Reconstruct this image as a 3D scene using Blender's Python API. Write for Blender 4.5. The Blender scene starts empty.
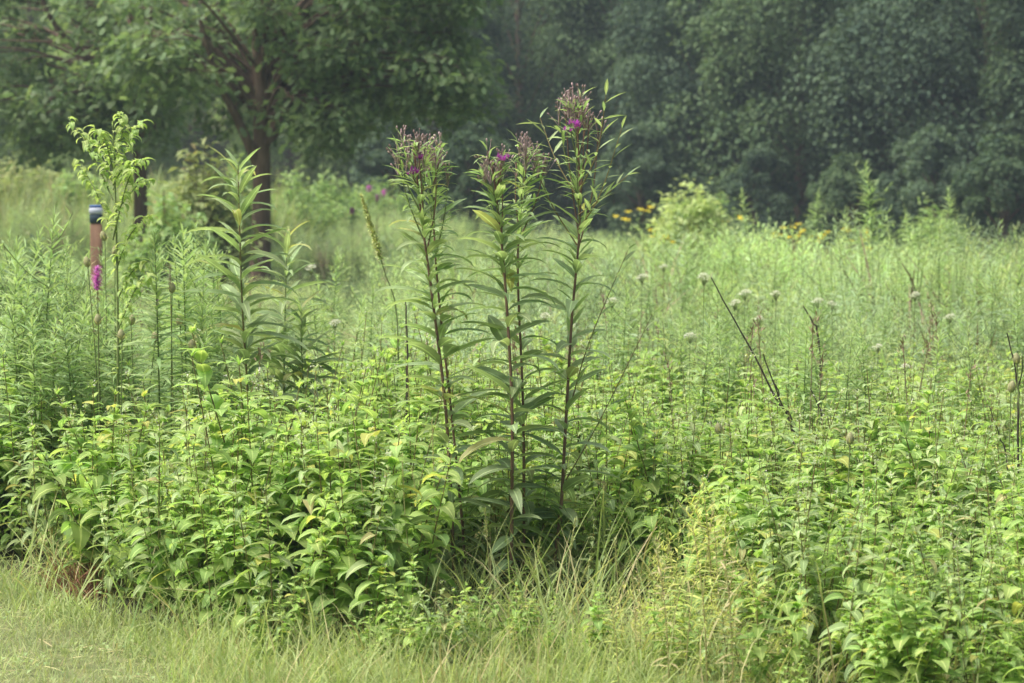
import bpy, math
import numpy as np
from math import radians, sin, cos, pi

rng = np.random.default_rng(7)
sc = bpy.context.scene
COL = sc.collection
W, H = 1024, 683

# ------------------------------------------------------------------ camera
F = 2400.0
CAMZ = 1.7
HORIZON = 195.0
PITCH = math.atan((341.5 - HORIZON) / F)
cam_d = bpy.data.cameras.new('camera')
cam = bpy.data.objects.new('camera', cam_d)
COL.objects.link(cam)
cam.location = (0, 0, CAMZ)
cam.rotation_euler = (pi / 2 - PITCH, 0, 0)
cam_d.sensor_width = 36
cam_d.lens = 36 * F / W
cam_d.clip_end = 3000
cam_d.dof.use_dof = True
cam_d.dof.focus_distance = 10.1
cam_d.dof.aperture_fstop = 4.4
sc.camera = cam


def at(px, py, Y):
    """world point on the pixel's ray at depth Y (used to survey where things stand)"""
    dx = (px - 512) / F
    dz = -(py - 341.5) / F
    y = cos(PITCH) + dz * sin(PITCH)
    z = -sin(PITCH) + dz * cos(PITCH)
    k = Y / y
    return np.array([dx * k, Y, CAMZ + z * k])


def S(a, b, v):
    t = np.clip((np.asarray(v, float) - a) / (b - a), 0, 1)
    return t * t * (3 - 2 * t)


def gz(x, y):
    x = np.asarray(x, float)
    y = np.asarray(y, float)
    g = 0.22 * S(20, 60, y) + 0.75 * S(26, 60, y) * S(1, -9, x)
    g = g - 0.40 * S(1, 13, x) * S(24, 58, y)
    g = g + np.clip(y - 78, 0, 70) * 0.24
    return g


# ------------------------------------------------------------------ materials
def new_mat(name):
    m = bpy.data.materials.new(name)
    m.use_nodes = True
    nt = m.node_tree
    nt.nodes.clear()
    return m, nt


def N(nt, typ, **kw):
    n = nt.nodes.new(typ)
    for k, v in kw.items():
        setattr(n, k, v)
    return n


def math_node(nt, op, a, b=None, clamp=False):
    n = N(nt, 'ShaderNodeMath', operation=op, use_clamp=clamp)
    for i, v in enumerate((a, b)):
        if v is None:
            continue
        if isinstance(v, (int, float)):
            n.inputs[i].default_value = v
        else:
            nt.links.new(v, n.inputs[i])
    return n.outputs[0]


def rgba(c):
    return (c[0], c[1], c[2], 1)


def mixc(nt, fac, a, b, blend='MIX'):
    n = N(nt, 'ShaderNodeMix', data_type='RGBA', blend_type=blend)
    for sock, v in ((n.inputs[0], fac), (n.inputs[6], a), (n.inputs[7], b)):
        if isinstance(v, (int, float)):
            sock.default_value = v
        elif isinstance(v, tuple):
            sock.default_value = rgba(v)
        else:
            nt.links.new(v, sock)
    return n.outputs[2]


def leafmat(name, lo, hi, tl=0.3, rough=0.68, spec=0.16, vein=0.35, patch=0.0, tip=None, odd=None):
    m, nt = new_mat(name)
    at_ = N(nt, 'ShaderNodeAttribute', attribute_name='lf')
    sp = N(nt, 'ShaderNodeSeparateXYZ')
    nt.links.new(at_.outputs['Vector'], sp.inputs[0])
    geo = N(nt, 'ShaderNodeNewGeometry')
    oi = N(nt, 'ShaderNodeObjectInfo')
    r = geo.outputs['Random Per Island']
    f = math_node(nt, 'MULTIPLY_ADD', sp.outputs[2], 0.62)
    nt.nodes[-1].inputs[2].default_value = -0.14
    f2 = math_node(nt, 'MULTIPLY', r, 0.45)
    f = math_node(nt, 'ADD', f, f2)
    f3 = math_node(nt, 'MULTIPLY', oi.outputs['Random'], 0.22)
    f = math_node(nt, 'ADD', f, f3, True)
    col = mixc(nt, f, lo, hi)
    if tip:
        t = math_node(nt, 'POWER', sp.outputs[0], 4.0)
        t = math_node(nt, 'MULTIPLY', t, 0.6)
        col = mixc(nt, t, col, tip)
    if odd:                                   # a few leaves have turned
        o = math_node(nt, 'GREATER_THAN', math_node(nt, 'FRACT', math_node(nt, 'MULTIPLY', r, 37.7)), 0.94)
        o = math_node(nt, 'MULTIPLY', o, 0.7)
        col = mixc(nt, o, col, odd)
    if vein:
        a = math_node(nt, 'ABSOLUTE', sp.outputs[1])
        a = math_node(nt, 'LESS_THAN', a, 0.13)
        a = math_node(nt, 'MULTIPLY', a, vein)
        col = mixc(nt, a, col, tuple(min(1, c * 2.0 + 0.03) for c in hi))
    tc = N(nt, 'ShaderNodeTexCoord')
    no = N(nt, 'ShaderNodeTexNoise')
    no.inputs['Scale'].default_value = 14.0
    no.inputs['Detail'].default_value = 3.0
    nt.links.new(tc.outputs['Object'], no.inputs['Vector'])
    v = math_node(nt, 'MULTIPLY_ADD', no.outputs['Fac'], 0.7)
    nt.nodes[-1].inputs[2].default_value = 0.65
    if patch:
        n2 = N(nt, 'ShaderNodeTexNoise')
        n2.inputs['Scale'].default_value = patch
        n2.inputs['Detail'].default_value = 2.0
        nt.links.new(tc.outputs['Object'], n2.inputs['Vector'])
        v2 = math_node(nt, 'MULTIPLY_ADD', n2.outputs['Fac'], 1.1)
        nt.nodes[-1].inputs[2].default_value = 0.45
        v = math_node(nt, 'MULTIPLY', v, v2)
    hsv = N(nt, 'ShaderNodeHueSaturation')
    nt.links.new(col, hsv.inputs['Color'])
    nt.links.new(v, hsv.inputs['Value'])
    h = math_node(nt, 'MULTIPLY_ADD', math_node(nt, 'FRACT', math_node(nt, 'MULTIPLY', r, 11.3)), 0.036)
    nt.nodes[-1].inputs[2].default_value = 0.482
    nt.links.new(h, hsv.inputs['Hue'])
    col = hsv.outputs[0]
    b = N(nt, 'ShaderNodeBsdfPrincipled')
    nt.links.new(col, b.inputs['Base Color'])
    b.inputs['Roughness'].default_value = rough
    b.inputs['Specular IOR Level'].default_value = spec
    t = N(nt, 'ShaderNodeBsdfTranslucent')
    tcg = mixc(nt, 1.0, col, (1.68, 1.74, 1.02), 'MULTIPLY')
    nt.links.new(tcg, t.inputs['Color'])
    mx = N(nt, 'ShaderNodeMixShader')
    mx.inputs[0].default_value = tl
    nt.links.new(b.outputs[0], mx.inputs[1])
    nt.links.new(t.outputs[0], mx.inputs[2])
    o = N(nt, 'ShaderNodeOutputMaterial')
    nt.links.new(mx.outputs[0], o.inputs[0])
    return m


def roughmat(name, a, b, scale=8.0, rough=0.85, bump=0.0, stretch=(1, 1, 1), detail=5):
    m, nt = new_mat(name)
    tc = N(nt, 'ShaderNodeTexCoord')
    mp = N(nt, 'ShaderNodeMapping')
    mp.inputs['Scale'].default_value = stretch
    nt.links.new(tc.outputs['Object'], mp.inputs[0])
    no = N(nt, 'ShaderNodeTexNoise')
    no.inputs['Scale'].default_value = scale
    no.inputs['Detail'].default_value = detail
    nt.links.new(mp.outputs[0], no.inputs['Vector'])
    f = math_node(nt, 'MULTIPLY_ADD', no.outputs['Fac'], 2.2)
    nt.nodes[-1].inputs[2].default_value = -0.6
    nt.nodes[-1].use_clamp = True
    col = mixc(nt, f, a, b)
    p = N(nt, 'ShaderNodeBsdfPrincipled')
    nt.links.new(col, p.inputs['Base Color'])
    p.inputs['Roughness'].default_value = rough
    p.inputs['Specular IOR Level'].default_value = 0.25
    if bump:
        bp = N(nt, 'ShaderNodeBump')
        bp.inputs['Strength'].default_value = bump
        nt.links.new(no.outputs['Fac'], bp.inputs['Height'])
        nt.links.new(bp.outputs[0], p.inputs['Normal'])
    o = N(nt, 'ShaderNodeOutputMaterial')
    nt.links.new(p.outputs[0], o.inputs[0])
    return m


M = {}
M['ironleaf'] = leafmat('ironweed leaf', (0.185, 0.26, 0.13), (0.37, 0.47, 0.25), tl=0.36, rough=0.5, spec=0.3, odd=(.42,.40,.16))
M['broad'] = leafmat('broad leaf', (0.155, 0.26, 0.07), (0.42, 0.57, 0.205), tl=0.42, rough=0.68, odd=(0.50, 0.46, 0.14))
M['sapleaf'] = leafmat('sapling leaf', (0.23, 0.33, 0.11), (0.43, 0.54, 0.23), tl=0.42)
M['rod'] = leafmat('goldenrod leaf', (0.22, 0.33, 0.15), (0.42, 0.55, 0.27), tl=0.34, vein=0)
M['mead_dull'] = leafmat('grey green meadow leaf', (0.195, 0.29, 0.17), (0.35, 0.465, 0.285), tl=0.3, vein=0, patch=0.3)
M['mead_pale'] = leafmat('yellow green meadow leaf', (0.32, 0.41, 0.17), (0.52, 0.62, 0.31), tl=0.36, vein=0, patch=0.3)
M['weed'] = leafmat('grey green weed leaf', (0.175, 0.255, 0.11), (0.4, 0.51, 0.245), tl=0.3, odd=(.36,.30,.14))
M['fleck'] = leafmat('pale dry floret', (.42,.42,.36), (.70,.69,.62), tl=0.15, vein=0)
M['brown'] = leafmat('dry brown stalk', (.16,.12,.08), (.32,.25,.17), tl=0.1, vein=0)
M['grass'] = leafmat('tall grass blade', (0.2, 0.29, 0.1), (0.43, 0.52, 0.24), tl=0.34, vein=0, tip=(0.36, 0.32, 0.15), odd=(0.40, 0.34, 0.18))
M['lawn'] = leafmat('lawn blade', (0.22, 0.29, 0.12), (0.45, 0.52, 0.26), tl=0.3, vein=0, odd=(0.42, 0.36, 0.22), patch=1.6)
M['mead'] = leafmat('meadow leaf', (0.245, 0.36, 0.165), (0.43, 0.57, 0.29), tl=0.34, vein=0, patch=0.22)
M['yellow_leaf'] = leafmat('yellowing leaf', (0.36, 0.45, 0.13), (0.66, 0.68, 0.25), tl=0.35, vein=0)
M['oakleaf'] = leafmat('oak leaf', (0.075, 0.125, 0.07), (0.26, 0.37, 0.175), tl=0.36, rough=0.6, spec=0.25, vein=0)
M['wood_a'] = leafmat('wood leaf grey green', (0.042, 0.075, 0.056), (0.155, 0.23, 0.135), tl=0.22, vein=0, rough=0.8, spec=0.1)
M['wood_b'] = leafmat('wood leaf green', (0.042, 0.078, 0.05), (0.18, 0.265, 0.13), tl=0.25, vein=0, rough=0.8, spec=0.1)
M['wood_c'] = leafmat('wood leaf sunlit tone', (0.15, 0.23, 0.09), (0.34, 0.46, 0.19), tl=0.35, vein=0, rough=0.8, spec=0.1)  # sunlit look of the trees behind the oaks, put into the leaf colour
M['shrub'] = leafmat('shrub leaf', (0.15, 0.25, 0.09), (0.34, 0.47, 0.2), tl=0.35, vein=0)
M['reed'] = leafmat('reed blade', (0.19, 0.26, 0.1), (0.38, 0.44, 0.21), tl=0.3, vein=0, patch=0.35, odd=(0.36, 0.27, 0.15))
M['straw'] = leafmat('straw', (0.36, 0.33, 0.17), (0.55, 0.50, 0.28), tl=0.2, vein=0)
M['rust'] = leafmat('dead red weed', (0.16, 0.07, 0.045), (0.33, 0.17, 0.11), tl=0.15, vein=0)
M['purplestem'] = roughmat('purple brown stem', (0.14, 0.085, 0.065), (0.26, 0.165, 0.12), 30, 0.6, stretch=(1, 1, 0.2))
M['greenstem'] = roughmat('green stem', (0.12, 0.18, 0.06), (0.2, 0.24, 0.1), 20, 0.6)
M['redstem'] = roughmat('reddish stem', (0.17, 0.12, 0.05), (0.2, 0.2, 0.08), 20, 0.6)
M['deadstem'] = roughmat('dark dead stem', (0.03, 0.025, 0.022), (0.085, 0.07, 0.06), 25, 0.85)
M['teasel'] = roughmat('teasel bristle', (0.22, 0.23, 0.11), (0.36, 0.36, 0.2), 90, 0.8, bump=0.6)
M['bud'] = leafmat('bud', (0.23, 0.165, 0.16), (0.52, 0.4, 0.4), tl=0.05, vein=0)
M['purple'] = leafmat('purple floret', (0.30, 0.035, 0.37), (0.52, 0.12, 0.57), tl=0.25, vein=0)
M['magenta'] = leafmat('magenta floret', (0.55, 0.13, 0.62), (0.8, 0.34, 0.84), tl=0.25, vein=0)
M['white'] = leafmat('white floret', (0.55, 0.57, 0.52), (0.8, 0.8, 0.77), tl=0.2, vein=0)
M['yellow'] = leafmat('yellow petal', (0.84, 0.68, 0.04), (0.9, 0.8, 0.1), tl=0.2, vein=0)
M['cone'] = roughmat('dark flower cone', (0.05, 0.03, 0.015), (0.1, 0.06, 0.03), 40)
M['palespike'] = leafmat('pale spike', (0.5, 0.56, 0.26), (0.7, 0.72, 0.4), tl=0.2, vein=0)
M['bark'] = roughmat('bark', (0.10, 0.07, 0.052), (0.23, 0.165, 0.125), 9, 0.9, bump=1.0, stretch=(1.6, 1.6, 0.35))
M['soil'] = roughmat('meadow soil', (0.035, 0.036, 0.02), (0.085, 0.095, 0.04), 5, 0.95)
M['sod'] = roughmat('lawn sod', (0.10, 0.13, 0.05), (0.21, 0.22, 0.10), 14, 0.95, bump=0.5)
M['postwood'] = roughmat('stained post wood', (0.16, 0.095, 0.06), (0.32, 0.19, 0.125), 12, 0.75, bump=0.3, stretch=(2, 2, 0.2))
M['blue'] = roughmat('blue sign paint', (0.05, 0.12, 0.36), (0.07, 0.16, 0.42), 20, 0.5)
M['pale'] = roughmat('pale sign face', (0.60, 0.66, 0.82), (0.68, 0.73, 0.87), 30, 0.5)
M['darkband'] = roughmat('dark sign band', (0.025, 0.05, 0.07), (0.04, 0.07, 0.09), 20, 0.6)
MAT_KEYS = list(M.keys())
MIDX = {k: i for i, k in enumerate(MAT_KEYS)}


# ------------------------------------------------------------------ numpy mesh kit
class MB:
    def __init__(self):
        self.V, self.Q, self.A, self.K, self.n = [], [], [], [], 0

    def add(self, v, q, mat, a=None):
        v = np.asarray(v, float).reshape(-1, 3)
        q = np.asarray(q, int).reshape(-1, 4)
        if a is None:
            a = np.tile([0.5, 0.0, 0.5], (len(v), 1))
        self.V.append(v)
        self.Q.append(q + self.n)
        self.A.append(a)
        self.K.append(np.full(len(q), MIDX[mat]))
        self.n += len(v)
        return self

    def arrays(self):
        if not self.V:
            return np.zeros((0, 3)), np.zeros((0, 4), int), np.zeros((0, 3)), np.zeros(0, int)
        return np.concatenate(self.V), np.concatenate(self.Q), np.concatenate(self.A), np.concatenate(self.K)

    def merge(self, arr, P, rz, s, tilt=None, tone=0.0):
        """place n copies of a prototype's arrays into this builder"""
        v, q, a, k = arr
        n = len(P)
        if n == 0 or len(v) == 0:
            return
        c, d = np.cos(rz)[:, None], np.sin(rz)[:, None]
        s = np.asarray(s, float).reshape(-1, 1) * np.ones((n, 1))
        x, y, z = (v[None, :, 0] * s, v[None, :, 1] * s, v[None, :, 2] * s)
        X = x * c - y * d
        Y = x * d + y * c
        if tilt is not None:
            X = X + z * tilt[:, :1]
            Y = Y + z * tilt[:, 1:2]
        out = np.stack([X + P[:, 0:1], Y + P[:, 1:2], z + P[:, 2:3]], -1).reshape(-1, 3)
        qq = (q[None] + (np.arange(n) * len(v))[:, None, None]).reshape(-1, 4)
        aa = np.tile(a, (n, 1))
        aa[:, 2] += np.repeat(np.asarray(tone, float) * np.ones(n), len(v))
        self.V.append(out)
        self.Q.append(qq + self.n)
        self.A.append(aa)
        self.K.append(np.tile(k, n))
        self.n += len(out)

    def mesh(self, name):
        v, q, a, k = self.arrays()
        me = bpy.data.meshes.new(name)
        me.vertices.add(len(v))
        me.vertices.foreach_set('co', v.astype(np.float32).ravel())
        me.loops.add(q.size)
        me.loops.foreach_set('vertex_index', q.astype(np.int32).ravel())
        me.polygons.add(len(q))
        me.polygons.foreach_set('loop_start', (np.arange(len(q)) * 4).astype(np.int32))
        used = np.unique(k)
        remap = np.zeros(len(MAT_KEYS), np.int32)
        for i, u in enumerate(used):
            me.materials.append(M[MAT_KEYS[u]])
            remap[u] = i
        me.polygons.foreach_set('material_index', remap[k].astype(np.int32))
        at_ = me.attributes.new('lf', 'FLOAT_VECTOR', 'POINT')
        at_.data.foreach_set('vector', a.astype(np.float32).ravel())
        me.update(calc_edges=True)
        return me

    def obj(self, name, parent=None, loc=None, kind=None, label=None, cat=None, group=None):
        o = bpy.data.objects.new(name, self.mesh(name))
        COL.objects.link(o)
        if parent:
            o.parent = parent
        if loc is not None:
            o.location = loc
        tag(o, label, cat, group, kind)
        return o


def tag(o, label=None, cat=None, group=None, kind=None):
    if label:
        o['label'] = label
    if cat:
        o['category'] = cat
    if group:
        o['group'] = group
    if kind:
        o['kind'] = kind
    return o


def thing(name, loc, label, cat, group=None, rz=0.0):
    o = bpy.data.objects.new(name, None)
    o.empty_display_size = 0.1
    COL.objects.link(o)
    o.location = loc
    o.rotation_euler = (0, 0, rz)
    return tag(o, label, cat, group)


CH = {}


def dup(root, loc, rz, s=1.0, label=None, group=None):
    if root not in CH:
        CH[root] = [(c, list(c.children)) for c in root.children]
    r = root.copy()
    COL.objects.link(r)
    r.location = loc
    r.rotation_euler = (0, 0, rz)
    r.scale = (s, s, s)
    if label:
        r['label'] = label
    if group:
        r['group'] = group
    for c, subs in CH[root]:
        c2 = c.copy()
        COL.objects.link(c2)
        c2.parent = r
        for g in subs:
            g2 = g.copy()
            COL.objects.link(g2)
            g2.parent = c2
    return r


def tube(pts, rad, n=5):
    p = np.asarray(pts, float)
    m = len(p)
    rad = np.asarray(rad, float) * np.ones(m)
    t = np.gradient(p, axis=0)
    t /= np.linalg.norm(t, axis=1)[:, None] + 1e-9
    ref = np.array([0.0, 1.0, 0.0]) if abs(t[0, 1]) < 0.9 else np.array([1.0, 0, 0])
    a = np.cross(t, ref)
    a /= np.linalg.norm(a, axis=1)[:, None] + 1e-9
    b = np.cross(t, a)
    th = np.arange(n) * 2 * pi / n
    v = p[:, None] + rad[:, None, None] * (a[:, None] * np.cos(th)[None, :, None] + b[:, None] * np.sin(th)[None, :, None])
    i, j = np.meshgrid(np.arange(m - 1), np.arange(n), indexing='ij')
    q = np.stack([i * n + j, i * n + (j + 1) % n, (i + 1) * n + (j + 1) % n, (i + 1) * n + j], -1).reshape(-1, 4)
    at_ = np.stack([np.repeat(np.linspace(0, 1, m), n), np.ones(m * n), np.full(m * n, 0.5)], 1)
    return v.reshape(-1, 3), q, at_


def curve(pts, k=14):
    """smooth resample of control points (Catmull-Rom)"""
    p = np.asarray(pts, float)
    p = np.vstack([2 * p[0] - p[1], p, 2 * p[-1] - p[-2]])
    out = []
    seg = len(p) - 3
    for u in np.linspace(0, seg - 1e-6, k):
        i = int(u)
        t = u - i
        a, b, c, d = p[i:i + 4]
        out.append(0.5 * (2 * b + (c - a) * t + (2 * a - 5 * b + 4 * c - d) * t * t + (3 * b - a - 3 * c + d) * t ** 3))
    return np.array(out)


def leaf(segs, prof, wid, fold=0.25, droop=0.9, wave=0.0):
    """unit-length leaf along +X, normal +Z; prof(u) half width shape 0..1, wid the half width; folded along the midrib; bends down by droop radians"""
    u = np.linspace(0, 1, segs + 1)
    ang = -droop * u ** 1.2
    du = 1.0 / segs
    x = np.concatenate([[0], np.cumsum(np.cos((ang[1:] + ang[:-1]) / 2) * du)])
    z = np.concatenate([[0], np.cumsum(np.sin((ang[1:] + ang[:-1]) / 2) * du)])
    hw = np.array([prof(t) for t in u]) * wid
    zz = hw * fold + wave * np.sin(u * 9) * hw
    L = np.stack([x - np.sin(ang) * zz, hw, z + np.cos(ang) * zz], 1)
    R = np.stack([x - np.sin(ang) * zz, -hw, z + np.cos(ang) * zz], 1)
    C = np.stack([x, 0 * x, z], 1)
    v = np.concatenate([L, C, R])
    n = segs + 1
    q = []
    for i in range(segs):
        q.append([i, n + i, n + i + 1, i + 1])
        q.append([n + i, 2 * n + i, 2 * n + i + 1, n + i + 1])
    a = np.concatenate([np.stack([u, s * np.ones(n), 0 * u], 1) for s in (1.0, 0.0, -1.0)])
    return v, np.array(q), a


def blade(segs, wid, droop, taper=0.9):
    """flat two-wide strip"""
    u = np.linspace(0, 1, segs + 1)
    ang = -droop * u ** 1.3
    du = 1.0 / segs
    x = np.concatenate([[0], np.cumsum(np.cos((ang[1:] + ang[:-1]) / 2) * du)])
    z = np.concatenate([[0], np.cumsum(np.sin((ang[1:] + ang[:-1]) / 2) * du)])
    hw = wid * np.maximum(0.06, np.minimum(1, (1 - u ** 2) * 1.0)) * np.minimum(1, 0.5 + 3 * u)
    v = np.concatenate([np.stack([x, hw, z], 1), np.stack([x, -hw, z], 1)])
    n = segs + 1
    q = np.array([[i, n + i, n + i + 1, i + 1] for i in range(segs)])
    a = np.concatenate([np.stack([u, s * np.ones(n), 0 * u], 1) for s in (1.0, -1.0)])
    return v, q, a


lance = lambda t: max(0.03, (sin(pi * min(1, t ** 0.8)) ** 0.8))
ovate = lambda t: max(0.02, sin(pi * min(1.0, t ** 0.62)) ** 0.75 * (1 - 0.25 * t))
T_LANCE = [leaf(6, lance, 0.112, 0.3, d, 0.12) for d in (0.45, 0.85, 1.3)]
T_NARROW = [leaf(3, lance, 0.07, 0.3, d) for d in (0.3, 0.7, 1.0)]
T_OVATE = [leaf(5, ovate, 0.29, 0.22, d, 0.1) for d in (0.9, 1.4, 1.9)]
T_OVATE_LO = [leaf(2, ovate, 0.27, 0.3, d) for d in (0.9, 1.5)]
T_ROD = [blade(2, 0.08, d) for d in (0.3, 0.8)]
T_BLADE = [blade(4, 0.013, d) for d in (0.4, 1.0, 1.9)]
T_LAWN = [blade(2, 0.03, d) for d in (0.4, 1.1)]
T_FLORET = [blade(1, 0.06, 0.2)]


def oak():
    u = np.linspace(0, 1, 8)
    hw = np.array([0.02, 0.10, 0.24, 0.13, 0.36, 0.16, 0.27, 0.04])
    x = u
    z = -0.18 * u ** 2
    v = np.concatenate([np.stack([x, hw, z + 0.2 * hw], 1), np.stack([x, 0 * hw, z], 1), np.stack([x, -hw, z + 0.2 * hw], 1)])
    n = 8
    q = []
    for i in range(n - 1):
        q.append([i, n + i, n + i + 1, i + 1])
        q.append([n + i, 2 * n + i, 2 * n + i + 1, n + i + 1])
    a = np.concatenate([np.stack([u, s * np.ones(n), 0 * u], 1) for s in (1.0, 0.0, -1.0)])
    return v, np.array(q), a


T_OAK = oak()
T_TREE = leaf(1, lambda t: 1.0 if t < 0.5 else 0.25, 0.3, 0.25, 0.4)
T_TREE = (np.array([[0, 0, 0], [0.5, 0.30, 0.05], [1, 0, -0.15], [0.5, -0.30, 0.05]], float), np.array([[0, 3, 2, 1]]),
          np.array([[0, 0, 0], [0.5, 1, 0], [1, 0, 0], [0.5, -1, 0]], float))


def put(mb, T, P, az, el, roll, s, tone, mat, wide=1.0):
    """n copies of leaf template T at points P"""
    v, q, a = T
    P = np.asarray(P, float).reshape(-1, 3)
    n = len(P)
    if n == 0:
        return
    az, el, roll, s, tone = (np.asarray(t, float) * np.ones(n) for t in (az, el, roll, s, tone))
    x = v[None, :, 0] * s[:, None]
    y = v[None, :, 1] * s[:, None] * wide
    z = v[None, :, 2] * s[:, None]
    cr, sr = np.cos(roll)[:, None], np.sin(roll)[:, None]
    y, z = y * cr - z * sr, y * sr + z * cr
    ce, se = np.cos(el)[:, None], np.sin(el)[:, None]
    x, z = x * ce - z * se, x * se + z * ce
    ca, sa = np.cos(az)[:, None], np.sin(az)[:, None]
    x, y = x * ca - y * sa, x * sa + y * ca
    out = np.stack([x + P[:, 0:1], y + P[:, 1:2], z + P[:, 2:3]], -1).reshape(-1, 3)
    qq = (q[None] + (np.arange(n) * len(v))[:, None, None]).reshape(-1, 4)
    aa = np.tile(a, (n, 1))
    aa[:, 2] = np.repeat(tone, len(v))
    mb.add(out, qq, mat, aa)


def lathe(mb, base, axis, prof, mat, n=7, tone=0.5):
    """prof: list of (distance along axis, radius)"""
    axis = np.asarray(axis, float)
    axis /= np.linalg.norm(axis)
    pts = [np.asarray(base) + axis * d for d, r in prof]
    v, q, a = tube(np.array(pts), [r for d, r in prof], n)
    a[:, 2] = tone
    mb.add(v, q, mat, a)


U = rng.uniform
NRM = rng.normal


# ------------------------------------------------------------------ plants
def along(path, t):
    i = np.clip(t, 0, 1) * (len(path) - 1)
    k = np.minimum(i.astype(int), len(path) - 2)
    f = (i - k)[:, None]
    return path[k] * (1 - f) + path[k + 1] * f


GA = 2.39996


def build_ironweed(path, nleaf, L, head=True, r0=0.009, branch_from=0.72, nb=11, spread=0.11, seed=0, flowers=(), leaf_lo=0.06, leaf_hi=0.9, mat='ironleaf', stem='purplestem', width=1.0, bare=0.0):
    """returns dict of builders: stem, foliage, buds, [flower builders]; path in local coordinates"""
    r = np.random.default_rng(seed)
    path = curve(path, 26)
    st, fo, bu = MB(), MB(), []
    st.add(*_m(tube(path, np.linspace(r0, r0 * 0.42, len(path)), 7), stem))
    t = np.linspace(leaf_lo, leaf_hi, nleaf) + r.uniform(-0.006, 0.006, nleaf)
    L = L * 1.28
    keep = r.uniform(0, 1, nleaf) > bare
    t = t[keep]
    n = len(t)
    P = along(path, t)
    az = np.arange(n) * GA + r.uniform(-.4, .4, n)
    size = L * np.interp(t, [0, .12, .3, .55, .75, 1], [.75, .95, 1.05, 1.0, .78, .5]) * r.uniform(.78, 1.15, n)
    el = np.interp(t, [0, .3, .7, 1], [-0.1, 0.42, 0.55, 0.9]) + r.uniform(-.28, .28, n)
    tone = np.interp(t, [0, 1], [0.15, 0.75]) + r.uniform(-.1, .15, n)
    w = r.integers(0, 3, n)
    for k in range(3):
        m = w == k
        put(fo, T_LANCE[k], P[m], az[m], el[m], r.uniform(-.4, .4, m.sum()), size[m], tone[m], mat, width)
    fl = {}
    if head:
        top = path[-1]
        tips = []
        for i in range(nb):
            tb = branch_from + (0.99 - branch_from) * (i / max(1, nb - 1)) ** 0.9
            b0 = along(path, np.array([tb]))[0]
            a = i * GA + r.uniform(-.3, .3)
            rr = spread * (1.0 - 0.55 * (i / nb)) * r.uniform(.6, 1.15)
            tip = np.array([top[0] + cos(a) * rr, top[1] + sin(a) * rr, top[2] + r.uniform(-0.05, 0.075) - 0.045 * (rr / spread)])
            mid = b0 * 0.5 + tip * 0.5 + np.array([cos(a), sin(a), -0.2]) * rr * 0.2
            bp = curve([b0, mid, tip], 8)
            st.add(*_m(tube(bp, np.linspace(0.0033, 0.0018, 8), 4), stem if r.uniform() < .6 else 'greenstem'))
            nl = r.integers(8, 12)
            tl = r.uniform(.1, .95, nl)
            put(fo, T_NARROW[r.integers(0, 3)], along(bp, tl), a + r.uniform(-1.6, 1.6, nl), r.uniform(.1, 1.2, nl), r.uniform(-.5, .5, nl), r.uniform(.05, .10, nl), r.uniform(.3, 1.0, nl), 'rod', 1.0)
            tips.append(tip)
        nl = 24
        tl = r.uniform(.55, .96, nl)
        put(fo, T_NARROW[0], along(path, tl), r.uniform(0, 6.3, nl), r.uniform(.4, 1.2, nl), r.uniform(-.5, .5, nl), r.uniform(.06, .13, nl), r.uniform(.3, 1.0, nl), 'rod', 1.1)
        for i, tip in enumerate(tips):
            bu.append(MB())
            for j in range(r.integers(8, 13)):
                e = tip + np.array([*r.normal(0, .018, 2), r.uniform(-.035, .04)])
                bu[-1].add(*_m(tube(np.array([tip - [0, 0, .06], e]), [.0013, .001], 3), 'bud'))
                d = e - tip + [0, 0, .04]
                s = r.uniform(.8, 1.35)
                lathe(bu[-1], e, d, [(0, .001), (.003 * s, .0034 * s), (.008 * s, .0036 * s), (.012 * s, .0018 * s)], 'bud', 5, r.uniform(0, 1))
        # open florets
        for c0, wf in flowers:
            f = MB()
            nsub = max(4, int(wf / .006))
            for _ in range(nsub):
                c = c0 + np.array([r.normal(0, wf * .3), r.normal(0, wf * .25), r.uniform(-.25, .25) * wf])
                n = 40
                put(f, T_FLORET[0], np.tile(c, (n, 1)), r.uniform(0, 2 * pi, n), r.uniform(-.2, 1.5, n), 0, r.uniform(.012, .024, n), r.uniform(0, 1, n), 'purple', 2.2)
            k = min((q for q in range(len(tips)) if q not in fl), key=lambda q: np.linalg.norm(tips[q] - c0))
            fl[k] = f
    return st, fo, bu, fl


def _m(t, mat):
    return t[0], t[1], mat, t[2]


def ironweed(pixels, Y, label, group=None, cat='wildflower', **kw):
    """pixels: base to tip; base is dropped to the ground"""
    pw = [at(px, py, Y) for px, py in pixels]
    z0 = float(gz(pw[0][0], Y))
    base = np.array([pw[0][0], Y, z0])
    pw[0] = base
    kw['flowers'] = [(at(fx, fy, Y - .11) - base, fw) for fx, fy, fw in kw.get('flowers', ())]
    yy = kw.pop('lean', None)
    loc = [p - base for p in pw]
    if yy is not None:
        for i, p in enumerate(loc):
            p[1] += yy * (i / (len(loc) - 1))
    st, fo, bu, fl = build_ironweed(loc, **kw)
    o = thing('ironweed', base, label, cat, group)
    st.obj('stem', o)
    fo.obj('foliage', o)
    for i, b in enumerate(bu):
        h = b.obj('bud_cluster', o)
        if i in fl:
            fl[i].obj('flower', h)
    return o


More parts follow.
